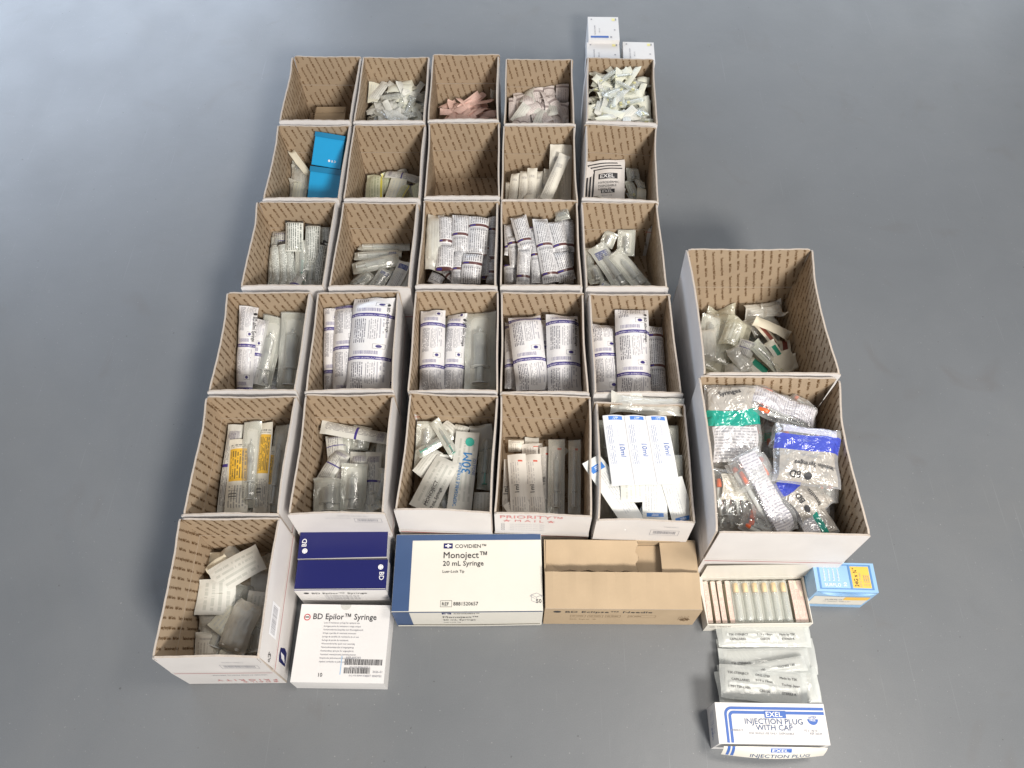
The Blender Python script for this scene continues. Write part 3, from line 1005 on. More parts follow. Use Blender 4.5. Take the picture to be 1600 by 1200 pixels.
def make_pack(style, L, W, seed, label, group, flipv=False, text=None, bend=None, twist=None, crumpx=1.0):
    d = STY[style]
    rnd = random.Random(seed * 7 + 1)
    bend = rnd.uniform(-0.004, 0.009) if bend is None else bend
    twist = rnd.uniform(-0.32, 0.32) if twist is None else twist
    crump = d['crump'] * crumpx * 1.35
    nu, nv = d.get('n', (8, 18))
    if d['k'] == 'roll':
        th = min(d['t'] * W, d.get('tmax', 0.016))
        f = pouch_fn(L, W, th, bend, twist, crump, seed * 3.7 % 97, 0.09, d['core'])
        rep = d['rep']
        o = rnd.random() if rep else 0.0

        def uvf(u, v):
            vv = 1 - v if flipv else v
            uu = 1 - u if flipv else u
            return (uu, (vv * L / rep + o) if rep else 0.001 + vv * 0.998)
        mb = shell(f, d['m'], nu, nv, uvf)
        if text:
            for (body, size, tu, tv, rot, matn) in text:
                c, s = math.cos(rot), math.sin(rot)

                def g(X, Y):
                    a = tu + (X * c - Y * s) / W
                    b = tv + (X * s + Y * c) / L
                    return f(min(1, max(0, a)), min(1, max(0, b)), 1, 0.0016)
                mb.text(body, size, g, matn)
        ob = mb.build('syringe_packet' if style not in ('pale', 'bright', 'pink', 'pinkgrey') else 'needle_packet')
        tag(ob, label, 'packet', group)
        return ob
    root = empty('syringe_pack' if d['k'] == 'syr' else 'plastic_pouch')
    tag(root, label, CAT[d['k']], group)
    if d['k'] == 'syr':
        th = min(d['t'] * W, d.get('tm', 0.02))
        f = pouch_fn(L, W, th, bend * 0.3, twist * 0.5, crump, seed * 3.7 % 97, 0.10, 0.40)
        fb = pouch_fn(L * .995, W * .995, th * 0.0, bend * 0.3, twist * 0.5, crump * 0.8, seed * 3.7 % 97)
        b = MB()
        b.grid(lambda u, v: (lambda q: (q[0], q[1], q[2] - 0.3 * th - 0.0012))(fb(u, v, 1)), nu, nv, d['back'])
        b.build('paper_backing', root)
        mb = shell(f, d['film'], nu, nv)
        mb.build('clear_film', root)
        r = W * d.get('r', 0.17)
        r = min(r, th * 0.62)
        if d.get('needle'):
            h = MB().lathe([(-L * .3, r * 1.1), (-L * .12, r * .9), (-L * .11, r * .6), (L * .3, r * .45), (L * .31, r * .2)], 'white_plastic', 8, 'y', (0, 0, th * .1))
            h.build('needle_cap', root)
            h = MB().lathe([(-L * .36, r * 1.3), (-L * .22, r * 1.25)], d['hub'], 8, 'y', (0, 0, th * .1))
            h.build('needle_hub', root)
        else:
            syringe(root, L * 0.86, r, th * 0.12, flipv, d.get('plunger', 'white_plastic'), d.get('stopper', 'grey_rubber'))
    else:
        th = min(d['t'] * W, 0.03)
        f = pouch_fn(L, W, th, bend, twist, crump, seed * 3.7 % 97, 0.14, 0.5)
        mb = shell(f, d['film'], 14, 22)
        mb.build('film', root)
        for i in range(4):
            rr = rnd.uniform(0.08, 0.11) * W
            yy = rnd.uniform(-.12, .12) * L
            xx = (i - 1.5) * W * .17
            c = MB().lathe([(-L * .3, rr * .8), (-L * .28, rr), (L * .1, rr), (L * .12, rr * .5), (L * .3, rr * .4)], 'white_plastic' if i % 2 else 'paper', 8, 'y', (xx, yy, 0.0))
            c.build('syringe', root)
    return root


def orient(ob, P1, P2, roll=0.0):
    """long axis (+y) runs from P2 (near end) to P1 (far end), face up"""
    y = Vector(P1 - P2)
    y.normalize()
    up = Vector((0, 0, 1))
    x = y.cross(up)
    if x.length < 1e-3:
        x = Vector((1, 0, 0))
    x.normalize()
    z = x.cross(y)
    if roll:
        R = Matrix.Rotation(roll, 3, y)
        x, z = R @ x, R @ z
    c = Vector((P1 + P2) / 2)
    ob.matrix_world = Matrix(((x[0], y[0], z[0], c[0]), (x[1], y[1], z[1], c[1]), (x[2], y[2], z[2], c[2]), (0, 0, 0, 1)))


def inside(key, P, dirv, half):
    """slide a point along its line of sight until it lies within the box, then clamp sideways"""
    x, y, a, W, D, H = INNER[key]
    c, s = math.cos(-a), math.sin(-a)
    for _ in range(60):
        lx, ly = (P[0] - x) * c - (P[1] - y) * s, (P[0] - x) * s + (P[1] - y) * c
        if ly > D / 2 - 0.010 and P[2] < H * 1.3:
            P = P - dirv * 0.004
        elif ly < -D / 2 + 0.010 and P[2] > 0.008:
            P = P + dirv * 0.004
        else:
            break
    lx, ly = (P[0] - x) * c - (P[1] - y) * s, (P[0] - x) * s + (P[1] - y) * c
    m = W / 2 - 0.008 - half
    lx = max(-m, min(m, lx)) if m > 0 else 0
    ly = max(-D / 2 + 0.008, min(D / 2 - 0.008, ly))
    c, s = math.cos(a), math.sin(a)
    return np.array([x + lx * c - ly * s, y + lx * s + ly * c, max(P[2], 0.012)])


_seed = [0]


def pk(key, fr, style, x1, y1, z1, x2, y2, z2, wpx, desc, group=None, roll=0.0, free=False, **kw):
    H = INNER[key][5] if key in INNER else 1.0
    d1, d2 = ray(fr, x1, y1), ray(fr, x2, y2)
    P1, P2 = at(fr, x1, y1, z1 * H), at(fr, x2, y2, z2 * H)
    depth = ((P1 + P2) / 2 - EYE) @ FWD
    W = wpx / FR[fr][2] * depth / FPX * {'61': 1.18, 'A': 1.16, '53': 1.12, '52': 1.1, '51': 1.12, '32': 1.12, '35': 1.1, '22': 1.12}.get(key, 1.06)
    u = P1 - P2
    u = u / np.linalg.norm(u)
    if not free:
        half = W / 2 * abs(u[1]) * 0.95
        P1 = inside(key, P1, d1 / np.linalg.norm(d1), half)
        P2 = inside(key, P2, d2 / np.linalg.norm(d2), half)
    L = float(np.linalg.norm(P1 - P2))
    _seed[0] += 1
    label = desc
    if group is None:
        group = 'packets in the ' + where(key) if key in INNER else None
    ob = make_pack(style, L, W, _seed[0], label, group, **kw)
    orient(ob, P1, P2, roll)
    return ob


def heap(key, n, styles, L, W, z0, z1, desc, group, seed, dome=0.25, spread=1.2, yr=(-0.46, 0.46)):
    """loose packets tipped into a box, lower ones first"""
    x, y, a, BW, BD, H = INNER[key]
    r = random.Random(seed)
    for i in range(n):
        t = i / n
        lx = r.uniform(-0.5, 0.5) * (BW - L * 0.85)
        ly = r.uniform(*yr) * (BD - L * 0.6)
        ang = r.gauss(0, spread)
        zc = (z0 + (z1 - z0) * t) * H * (1 - dome * (abs(lx) / BW * 2) ** 2) + r.uniform(0, 0.006)
        tl = r.gauss(0, 0.20)
        Lr = L * r.uniform(0.8, 1.15)
        dx, dy = -math.sin(ang) * math.cos(tl), math.cos(ang) * math.cos(tl)
        hx, hy = abs(dx) * Lr / 2 + W * .5 * abs(dy), abs(dy) * Lr / 2 + W * .5 * abs(dx)
        lx = max(-BW / 2 + hx + .003, min(BW / 2 - hx - .003, lx))
        ly = max(-BD / 2 + hy + .003, min(BD / 2 - hy - .003, ly))
        c = np.array([lx, ly, max(zc, 0.012)])
        d = np.array([dx, dy, math.sin(tl)]) * Lr / 2
        ca, sa = math.cos(a), math.sin(a)
        R = np.array([[ca, -sa, 0], [sa, ca, 0], [0, 0, 1]])
        P1, P2 = R @ (c + d) + [x, y, 0], R @ (c - d) + [x, y, 0]
        P1[2], P2[2] = max(P1[2], 0.01), max(P2[2], 0.01)
        _seed[0] += 1
        ob = make_pack(styles[i % len(styles)], Lr, W * r.uniform(0.85, 1.15), _seed[0], desc, group, flipv=r.random() < .5, twist=r.uniform(-.4, .4))
        orient(ob, P1, P2, r.gauss(0, 0.35))


# ---- back row
def carton_shape(mb, w, d, h, mat, z0=0.0, puff=0.001, mats=None):
    """closed carton with slightly swollen faces"""
    mats = mats or {}

    def b(u, v):
        return puff * 16 * u * (1 - u) * v * (1 - v)
    mb.grid(lambda u, v: (-w / 2 + w * u, -d / 2 + d * v, z0 + h + b(u, v)), 14, 14, mats.get('top', mat), False)
    mb.grid(lambda u, v: (-w / 2 + w * u, -d / 2 - b(u, v), z0 + h * v), 14, 14, mats.get('front', mat), False)
    mb.grid(lambda u, v: (w / 2 - w * u, d / 2 + b(u, v), z0 + h * v), 14, 14, mats.get('back', mat), False)
    mb.grid(lambda u, v: (-w / 2 - b(u, v), d / 2 - d * u, z0 + h * v), 14, 14, mats.get('left', mat), False)
    mb.grid(lambda u, v: (w / 2 + b(u, v), -d / 2 + d * u, z0 + h * v), 14, 14, mats.get('right', mat), False)
    mb.grid(lambda u, v: (-w / 2 + w * u, d / 2 - d * v, z0 + 0.0), 1, 1, mat, False)


def faces(w, d, h, z0=0.0, e=0.0007, puff=0.001):
    def b(X, Y, A, B):
        u, v = min(1, max(0, X / A + .5)), min(1, max(0, Y / B + .5))
        return puff * 16 * u * (1 - u) * v * (1 - v) + e
    return dict(top=lambda X, Y: (X, Y, z0 + h + b(X, Y, w, d)), front=lambda X, Y: (X, -d / 2 - b(X, Y, w, h), z0 + h / 2 + Y),
                left=lambda X, Y: (-w / 2 - b(X, Y, d, h), -X, z0 + h / 2 + Y), right=lambda X, Y: (w / 2 + b(X, Y, d, h), X, z0 + h / 2 + Y))


def patch(mb, f, x0, y0, x1, y1, mat, n=10, lift=0.0):
    mb.grid(lambda u, v: f(x0 + (x1 - x0) * u, y0 + (y1 - y0) * v), n, n, mat, False)


def turned(f, ox, oy, ang, lift=0.0):
    c, s = math.cos(ang), math.sin(ang)
    return lambda X, Y: f(ox + X * c - Y * s, oy + X * s + Y * c)


def lifted(f, face, q=0.0004):
    i, sg = {'top': (2, 1), 'front': (1, -1), 'left': (0, -1), 'right': (0, 1)}[face]

    def g(X, Y):
        p = list(f(X, Y))
        p[i] += sg * q
        return tuple(p)
    return g


def footprint(fr, bl, br, frr, fl_, z):
    q = [at(fr, *c, z) for c in (bl, br, frr, fl_)]
    c = sum(q) / 4
    ux = (q[1] - q[0] + q[2] - q[3]) / 2
    uy = (q[0] - q[3] + q[1] - q[2]) / 2
    return c[0], c[1], math.atan2(ux[1], ux[0]), float(np.linalg.norm(ux[:2])), float(np.linalg.norm(uy[:2]))


def bevel(o, w=0.0012, seg=2):
    m = o.modifiers.new('soft_edges', 'BEVEL')
    m.width = w
    m.segments = seg
    m.limit_method = 'ANGLE'
    m.angle_limit = math.radians(50)
    return o


# plain beige carton lying in the leftmost box of the back row
x, y, rz, w, d = footprint('1', (358, 668), (532, 665), (528, 760), (350, 760), 0.055)
t = empty('small_carton', (x, y - 0.004, 0.006), rz)
tag(t, 'small plain beige carton lying low inside the leftmost box of the back row', 'carton')
mb = MB()
carton_shape(mb, w, 0.09, 0.075, 'kraft_pale')
bevel(mb.build('body', t))
mb = MB().box(-w / 2 + .003, 0.015, 0.0765, w / 2 - .003, 0.043, 0.0780, 'kraft_pale')
mb.build('lid_flap', t)

heap('12', 110, ['pale', 'bright', 'clear', 'pale'], 0.080, 0.023, 0.46, 0.66, 'small white paper needle packet heaped in the second box of the back row', 'white needle packets in the second box of the back row', 5)
for i, (a) in enumerate([(690, 490, .60, 660, 600, .56, 60), (760, 480, .60, 680, 590, .58, 55), (780, 520, .60, 920, 480, .60, 52), (800, 560, .56, 960, 530, .56, 50), (650, 640, .52, 760, 590, .54, 52), (890, 580, .55, 960, 690, .52, 34), (860, 590, .56, 900, 700, .52, 34), (720, 700, .52, 690, 640, .54, 60)]):
    pk('12', '1', 'pale' if i % 2 else 'bright', *a, 'small white paper needle packet heaped in the second box of the back row', 'white needle packets in the second box of the back row')
heap('13', 62, ['pink'], 0.085, 0.024, 0.28, 0.44, 'small pink paper needle packet heaped in the middle box of the back row', 'pink needle packets in the middle box of the back row', 8)
pk('13', '1', 'clear', 1385, 525, .5, 1385, 580, .35, 24, 'tiny clear packet standing against the right wall above the pink packets')
heap('14', 58, ['pinkgrey', 'pinkgrey', 'pale'], 0.085, 0.034, 0.38, 0.56, 'pinkish grey needle packet in the fourth box of the back row', 'pinkish grey packets in the fourth box of the back row', 11, spread=0.5)
for a in [(290, 560, .5, 290, 690, .42, 75), (220, 570, .46, 225, 700, .4, 40), (370, 520, .5, 380, 640, .44, 80), (440, 505, .52, 450, 600, .5, 60), (540, 490, .52, 530, 600, .46, 70), (470, 590, .5, 430, 700, .42, 66), (540, 600, .5, 500, 720, .42, 60), (570, 600, .48, 575, 720, .4, 34), (340, 690, .44, 450, 700, .42, 40)]:
    pk('14', '2', 'pinkgrey', *a, 'pinkish grey needle packet in the fourth box of the back row', 'pinkish grey packets in the fourth box of the back row')
heap('15', 115, ['bright', 'clearneedle', 'bright', 'pale', 'clearneedle'], 0.078, 0.025, 0.72, 0.94, 'pale yellow and white needle packet heaped in the rightmost box of the back row', 'needle packets in the overfull box of the back row', 21)
for i, a in enumerate([(700, 450, .86, 820, 450, .86, 36), (845, 400, .92, 840, 470, .85, 40), (910, 400, .96, 830, 490, .86, 46), (960, 460, .86, 1050, 470, .84, 44), (700, 480, .84, 850, 550, .84, 46), (730, 560, .84, 830, 530, .84, 50), (1000, 490, .88, 960, 590, .82, 34), (840, 600, .82, 960, 560, .84, 40), (1010, 550, .86, 1030, 690, .78, 40), (650, 610, .84, 690, 700, .78, 40), (760, 620, .82, 720, 700, .78, 46), (840, 620, .82, 790, 710, .78, 40), (890, 640, .82, 860, 715, .78, 46), (960, 640, .82, 930, 715, .78, 36)]):
    pk('15', '2', ['bright', 'clearneedle', 'bright'][i % 3], *a, 'pale yellow and white needle packet heaped in the rightmost box of the back row', 'needle packets in the overfull box of the back row')

# layers lower down, seen between the packets on top
for k_, n_, st_, L_, W_, z0_, z1_, d_ in (('21', 8, ['clear', 'pale', 'bright'], .09, .03, .06, .24, 'pale packet deep in the box of the bright blue cartons'),
                                     ('22', 14, ['greenyellow', 'greyprint'], .11, .032, .04, .20, 'green packet deep in its pile in the second row'),
                                     ('24', 12, ['paper'], .16, .032, .06, .28, 'beige paper packet under the upright ones'),
                                     ('25', 12, ['clear', 'pale'], .09, .028, .04, .18, 'packet low down under the striped carton'),
                                     ('31', 14, ['blackcap', 'greyprint'], .15, .034, .10, .40, 'fine print packet deep among the black ended tubes'),
                                     ('32', 14, ['clear', 'clearblue', 'pale'], .15, .036, .04, .24, 'packet at the bottom under the clear ones'),
                                     ('33', 18, ['maroon'], .15, .036, .15, .56, 'maroon banded packet deep in the crammed box'),
                                     ('34', 18, ['maroon'], .15, .036, .12, .50, 'maroon banded packet deep under the slanted ones'),
                                     ('35', 14, ['clear', 'clearblue'], .14, .036, .04, .30, 'dim packet under the five clear packs'),
                                     ('41', 6, ['purple', 'clearbig'], .22, .05, .06, .26, 'packet under the large clear syringes'),
                                     ('42', 6, ['purple'], .22, .05, .06, .36, 'packet under the wide bundle'),
                                     ('43', 6, ['purple', 'clear'], .22, .05, .06, .28, 'packet under the big clear syringe and its neighbours'),
                                     ('44', 6, ['purple'], .22, .05, .06, .28, 'packet under the two fat rolls'),
                                     ('45', 6, ['purple'], .22, .05, .06, .28, 'packet under the three banded packets'),
                                     ('51', 12, ['amber', 'clear', 'pale'], .18, .034, .04, .22, 'packet lying beneath the amber labelled ones'),
                                     ('52', 14, ['greyprint', 'clear'], .15, .036, .04, .26, 'packet lying beneath the grey syringe packs'),
                                     ('53', 16, ['pale', 'clear', 'cleargreen'], .15, .036, .04, .30, 'packet lying beneath the green syringes and lettered packs'),
                                     ('54', 10, ['oneml', 'pale'], .17, .034, .02, .10, 'beige packet lying beneath the 1ml ones'),
                                     ('55', 18, ['clear', 'pale', 'bluetab'], .17, .036, .15, .70, 'packet buried under the white strips'),
                                     ('61', 12, ['clearpouch', 'pale', 'greypaper'], .14, .05, .03, .14, 'crumpled packet at the bottom of the front box'),
                                     ('A', 16, ['clear', 'cream', 'warmpouch', 'pale'], .15, .05, .03, .20, 'packet at the bottom of the large box')):
    heap(k_, n_, st_, L_, W_, z0_, z1_, d_, 'packets deep in ' + where(k_), 300 + n_ + ord(k_[0]), spread=0.35 if k_[0] in '2345' else 1.0, dome=0.05)

# ---- second row from the back
def blue_case(P1, P2, W, T, label, letters):
    root = empty('blue_carton')
    tag(root, label, 'carton', 'bright blue cartons')
    L = float(np.linalg.norm(P1 - P2))
    mb = MB()

    def g(X, Y, Z):
        return (X, Y, Z)
        mb.grid(lambda u, v: (-W / 2 + W * u, -L / 2 + L * v, T / 2 + 0.003 * math.sin(math.pi * u)), 8, 4, 'cyan')
    mb.box(-W / 2, -L / 2, -T / 2, W / 2, L / 2, T / 2 - .0004, 'cyan')
    bevel(mb.build('body', root), 0.002)
    mb = MB()
    mb.grid(lambda u, v: (-W / 2 - .0006 + (W + .0012) * u, L / 2 - L * .13 + (L * .13 + .0008) * v, T / 2 + 0.0014 + 0.003 * math.sin(math.pi * u)), 8, 2, 'cyan_dark')
    mb.box(-W / 2 - .0006, L / 2 - L * .13, -T / 2 - .0006, W / 2 + .0006, L / 2 + .0008, T / 2 + .0002, 'cyan_dark')
    mb.build('end_band', root)
    if letters:
        mb = MB()
        mb.text('\u25cf B D', 0.0095, lambda X, Y: (W * .06 + X, -L * .34 + Y, T / 2 + 0.0038), 'white_ink')
        mb.build('lettering', root)
    orient(root, P1, P2, 0.0)


A1, A2 = at('1', 455, 795, .80 * HB), at('1', 425, 985, .60 * HB)
A1, A2 = np.array([*A1]), np.array([*A2])
A1 = inside('21', A1, ray('1', 455, 795), .046)
blue_case(A1, A2, 0.094, 0.05, 'upper bright blue glossy carton with tiny white letters, behind the lower one', True)
B2 = at('1', 400, 1215, .28 * HB)
blue_case(A2 + (B2 - A2) * .012 - np.array([0, 0, 0.004]), B2, 0.098, 0.05, 'lower bright blue glossy carton with dark band, nearer the front wall of its box', False)
pk('21', '1', 'cream', 195, 880, .62, 312, 1030, .46, 38, 'narrow tan paper packet leaning against the blue cartons')
for i, (a, dsc) in enumerate([((200, 940, .34, 170, 1030, .30, 60), 'small crumpled clear packet at the left wall beside the blue cartons'),
                              ((250, 980, .34, 200, 1090, .28, 90), 'clear pouch in front of the tan packet beside the blue cartons'),
                              ((290, 1010, .36, 300, 1110, .30, 70), 'pale pouch touching the side of the blue cartons'),
                              ((190, 1060, .3, 150, 1170, .2, 90), 'clear pouch of small white tubes in the corner left of the blue cartons'),
                              ((265, 1060, .34, 245, 1180, .24, 80), 'whitish pouch lowest beside the blue cartons')]):
    pk('21', '1', ['clear', 'clearpouch', 'pale', 'clearpouch', 'bright'][i], *a, dsc)
for a, st, dsc in [((700, 1020, .26, 690, 1170, .2, 90), 'greenyellow', 'grey green packet against the left of the pile of green packets'),
                   ((770, 1010, .28, 760, 1130, .2, 50), 'greenyellow', 'narrow green packet second from left in its box'),
                   ((760, 1010, .34, 960, 1050, .32, 50), 'greyprint', 'grey green packet lying across the back of the green packets'),
                   ((840, 1050, .32, 800, 1180, .24, 90), 'bright', 'palest packet in the middle of the green packets'),
                   ((880, 1080, .34, 830, 1180, .28, 40), 'greenyellow', 'slanted packet with yellow edge right of the palest one'),
                   ((940, 1080, .32, 960, 1180, .24, 60), 'greenyellow', 'yellow edged packet at the right wall of its box'),
                   ((640, 1060, .2, 640, 1170, .15, 40), 'clear', 'clear packet in the left corner beside the green packets')]:
    pk('22', '1', st, *a, dsc)
for i, (a, b) in enumerate([(1228, 1140), (1338, 1142)]):
    P = inside('23', at('1', a, b, 0.03), ray('1', a, b), .01)
    mb = MB().lathe([(0, .006), (.001, .0075), (.010, .0075), (.013, .004), (.016, .003)], 'white_plastic', 12, 'z')
    o = mb.build('needle_stub')
    o.location = (P[0], P[1], 0.005)
    tag(o, ['left', 'right'][i] + ' of two tiny white caps on the floor of the empty middle box', 'cap', 'tiny caps in the empty box')
for a, dsc in [((200, 1065, .34, 200, 1180, .2, 60), 'short beige packet at the left wall of its box'), ((245, 1010, .42, 230, 1180, .25, 50), 'beige paper packet second from left in its bundle'),
               ((300, 995, .46, 290, 1180, .28, 52), 'beige paper packet third from left in its bundle'), ((345, 985, .48, 335, 1180, .28, 54), 'tallest beige packet of the left bundle'),
               ((385, 995, .46, 375, 1180, .28, 40), 'beige packet at the right end of the left bundle'), ((435, 990, .46, 430, 1180, .25, 44), 'beige packet between the left bundle and the tall pair'),
               ((485, 845, .76, 470, 1180, .30, 66), 'left of the two tall beige packets against the back wall'), ((550, 845, .76, 545, 1180, .30, 62), 'right of the two tall beige packets against the back wall'),
               ((535, 905, .80, 420, 1170, .48, 66), 'long beige packet lying diagonally on top of the tall pair')]:
    pk('24', '2', 'paper', *a, dsc)
# striped needle carton lettered EXEL
def striped_carton():
    P1 = inside('25', at('2', 770, 950, .40 * HB), ray('2', 770, 950), .055)
    P2 = inside('25', at('2', 760, 1190, .16 * HB), ray('2', 760, 1190), .055)
    L = float(np.linalg.norm(P1 - P2))
    W, T = 0.128, 0.03
    root = empty('needle_carton')
    tag(root, 'white crumpled carton with black stripes, lettered EXEL hypodermic needles, inside a shipping box', 'carton')
    mb = MB()

    def S(X, Y, e=0.0):
        return (X * (1 - .08 * Y / L), Y + .10 * X * (Y / L + .5), T / 2 + e - 0.007 * (X / W * 2) ** 2 + 0.004 * math.sin(X * 60 + Y * 30) + .002 * math.sin(Y * 95 - X * 40))
    mb.grid(lambda u, v: S(-W / 2 + W * u, -L / 2 + L * v), 12, 12, 'board_white')
    mb.box(-W / 2 + .001, -L / 2 + .001, -T / 2, W / 2 - .001, L / 2 - .001, T / 2 - .007, 'board_white')
    for q in (0, 1, 2):
        x0 = -W / 2 + 0.008 + q * 0.010
        yy = L / 2 - 0.008 - q * 0.009
        mb.grid(lambda u, v: S(x0 + 0.0055 * u, -L / 2 + (yy + L / 2) * v, .0004), 2, 12, 'black_ink')
        mb.grid(lambda u, v: S(x0 + (W / 2 - x0) * u, yy - 0.0035 * v, .0004), 12, 2, 'black_ink', flip=True)
    for (sx, sy, sc) in ((-0.018, L / 2 - 0.060, 1.0), (-0.008, -L / 2 + 0.028, 0.7)):
        mb.grid(lambda u, v: S(sx + 0.060 * sc * u, sy + 0.017 * sc * v, .0005), 8, 4, 'black_ink')
        mb.text('EXEL', 0.0165 * sc, lambda X, Y: S(sx + 0.004 * sc + X, sy + 0.0028 * sc + Y, .0010), 'white_ink', squash=1.28)
    for i, tt in enumerate(('HYPODERMIC', 'DISPOSABLE', 'NEEDLES')):
        mb.text(tt, 0.0095, lambda X, Y: S(-0.018 + X, L / 2 - 0.074 - i * 0.0105 + Y, .0006), 'black_ink', squash=1.1)
    mb.text('18G x 1 1/2', 0.007, lambda X, Y: S(-0.008 + X, -L / 2 + 0.018 + Y, .0006), 'grey_ink')
    mb.text('STERILE', 0.007, lambda X, Y: S(-0.008 + X, -L / 2 + 0.008 + Y, .0006), 'grey_ink')
    mb.build('body', root)
    orient(root, P1, P2, -0.12)


striped_carton()
for a, st, dsc in [((930, 985, .30, 940, 1060, .26, 70), 'clear', 'clear packet behind the others right of the striped carton'), ((910, 1060, .26, 950, 1165, .2, 50), 'clearneedle', 'slim clear packet touching the striped carton'),
                   ((960, 1050, .28, 1040, 1110, .26, 40), 'clear', 'dark clear packet lying across, right of the striped carton'), ((1010, 1100, .3, 995, 1170, .24, 50), 'bright', 'pale packet nearest the front, right of the striped carton'),
                   ((980, 1070, .24, 1000, 1150, .18, 40), 'clearneedle', 'thin clear packet under the pale one, right of the striped carton')]:
    pk('25', '2', st, *a, dsc)

# ---- third row from the back
for a, st, dsc in [((240, 215, .44, 240, 330, .36, 120), 'greyprint', 'grey packet lying behind the fine print tubes at the left'), ((235, 240, .5, 240, 310, .44, 56), 'clear', 'small clear packet behind the second black ended tube'),
                   ((165, 275, .50, 200, 520, .30, 56), 'blackcap', 'fine print tube with black end, leftmost of the front four'), ((215, 285, .52, 258, 520, .32, 52), 'blackcap', 'fine print tube with black end, second of the front four'),
                   ((287, 275, .54, 300, 520, .33, 50), 'blackcap', 'fine print tube with black end, third of the front four'), ((320, 280, .52, 338, 520, .34, 48), 'blackcap', 'narrow fine print tube just left of the clear green tipped pack'),
                   ((353, 160, .70, 352, 330, .52, 92), 'blackcap', 'tall square topped fine print packet standing behind the others'), ((452, 170, .70, 455, 390, .50, 76), 'blackcap', 'tall black capped tube at the back right of the group'),
                   ((530, 190, .56, 530, 300, .48, 66), 'blackcap', 'dark fine print packet in the back right corner'), ((400, 262, .60, 392, 520, .34, 78), 'cleargreen', 'clear syringe pack with a green plunger among the fine print tubes'),
                   ((455, 390, .50, 440, 520, .36, 40), 'clear', 'short clear packet beside the green plunger pack'), ((505, 275, .58, 470, 520, .34, 68), 'blackcap', 'fine print tube leaning right beside the right wall'),
                   ((530, 265, .56, 512, 500, .34, 36), 'blackcap', 'narrow tube pressed against the right wall with a black end'), ((160, 480, .3, 200, 520, .28, 40), 'greyprint', 'crumpled grey packet end in the front left corner')]:
    pk('31', '3', st, *a, dsc)
for a, st, dsc in [((990, 300, .22, 705, 300, .24, 46), 'clear', 'clear syringe pack lying across the back, topmost in the photo'), ((945, 335, .30, 670, 350, .28, 50), 'clearblue', 'clear pack with blue end lying across, second from the back'),
                   ((930, 365, .36, 650, 420, .34, 76), 'clear', 'wide clear pack lying across the middle of its box'), ((770, 440, .34, 640, 520, .28, 66), 'clear', 'clear pack slanting into the front left corner'),
                   ((860, 425, .40, 790, 530, .32, 70), 'clearblue', 'clear pack with blue print in the front middle'), ((965, 385, .42, 890, 535, .32, 66), 'bluecorner', 'cream packet with a bold blue corner nearest the right wall'),
                   ((975, 420, .36, 940, 535, .30, 60), 'pale', 'pale packet wedged at the right wall under the blue cornered one'), ((720, 470, .25, 850, 520, .2, 60), 'greyprint', 'grey packet under the clear ones at the front')]:
    pk('32', '3', st, *a, dsc)
for a, st, dsc in [((150, 170, .66, 140, 400, .50, 44), 'maroon', 'maroon banded packet squeezed against the left wall'), ((210, 115, .84, 198, 430, .60, 86), 'clearpouch', 'long clear capped tube at the left of the maroon banded packets'),
                   ((270, 125, .84, 265, 300, .70, 80), 'maroon', 'maroon banded packet behind, next to the clear tube'), ((352, 130, .86, 348, 330, .68, 84), 'maroon', 'maroon banded packet second from the clear tube, with a purple tinge'),
                   ((455, 140, .86, 440, 350, .68, 104), 'maroon', 'widest maroon banded packet at the back'), ((268, 295, .72, 262, 430, .62, 88), 'maroon', 'short maroon banded packet overlapping in front of the clear tube'),
                   ((350, 320, .70, 335, 500, .54, 66), 'maroon', 'maroon banded packet in the front middle'), ((420, 340, .76, 405, 500, .60, 104), 'maroon', 'broad maroon banded packet lying over the front middle'),
                   ((495, 300, .66, 495, 480, .52, 50), 'maroon', 'narrow maroon banded packet right of the broad one'), ((535, 140, .80, 545, 380, .60, 44), 'maroon', 'curled maroon banded packet in the back right corner'),
                   ((530, 380, .60, 525, 500, .50, 50), 'maroon', 'maroon banded packet against the right wall near the front'), ((180, 460, .50, 250, 490, .48, 66), 'maroon', 'maroon banded packet lying crosswise in the front left corner'),
                   ((300, 495, .5, 400, 500, .46, 50), 'clear', 'clear packet lying crosswise along the front wall')]:
    pk('33', '4', st, *a, dsc)
for a, st, dsc in [((590, 175, .66, 620, 350, .52, 52), 'maroon', 'maroon banded packet curled against the left wall'), ((640, 240, .64, 660, 420, .50, 64), 'maroon', 'short maroon banded packet below the left tall one'),
                   ((670, 135, .82, 722, 330, .66, 84), 'maroon', 'tall maroon banded packet at the back left'), ((705, 310, .72, 695, 520, .50, 68), 'maroon', 'maroon banded packet standing in the front left'),
                   ((765, 190, .78, 778, 500, .52, 62), 'maroon', 'long thin maroon banded packet in the middle'), ((790, 145, .88, 850, 500, .58, 84), 'maroon', 'long shiny maroon banded packet leaning right across the middle'),
                   ((870, 135, .70, 950, 110, .74, 70), 'clear', 'clear packet lying at the very back behind the leaning ones'), ((870, 165, .84, 910, 330, .70, 84), 'maroon', 'maroon banded packet leaning right, right of centre'),
                   ((900, 330, .74, 960, 490, .56, 92), 'maroon', 'maroon banded packet with a dark text block at the front right'), ((965, 145, .78, 985, 330, .62, 66), 'maroon', 'greyish maroon banded packet at the back right'),
                   ((990, 300, .6, 1000, 500, .46, 50), 'maroon', 'maroon banded packet against the right wall'), ((610, 400, .5, 630, 510, .4, 70), 'maroon', 'maroon banded packet in the front left corner, in shade')]:
    pk('34', '4', st, *a, dsc)
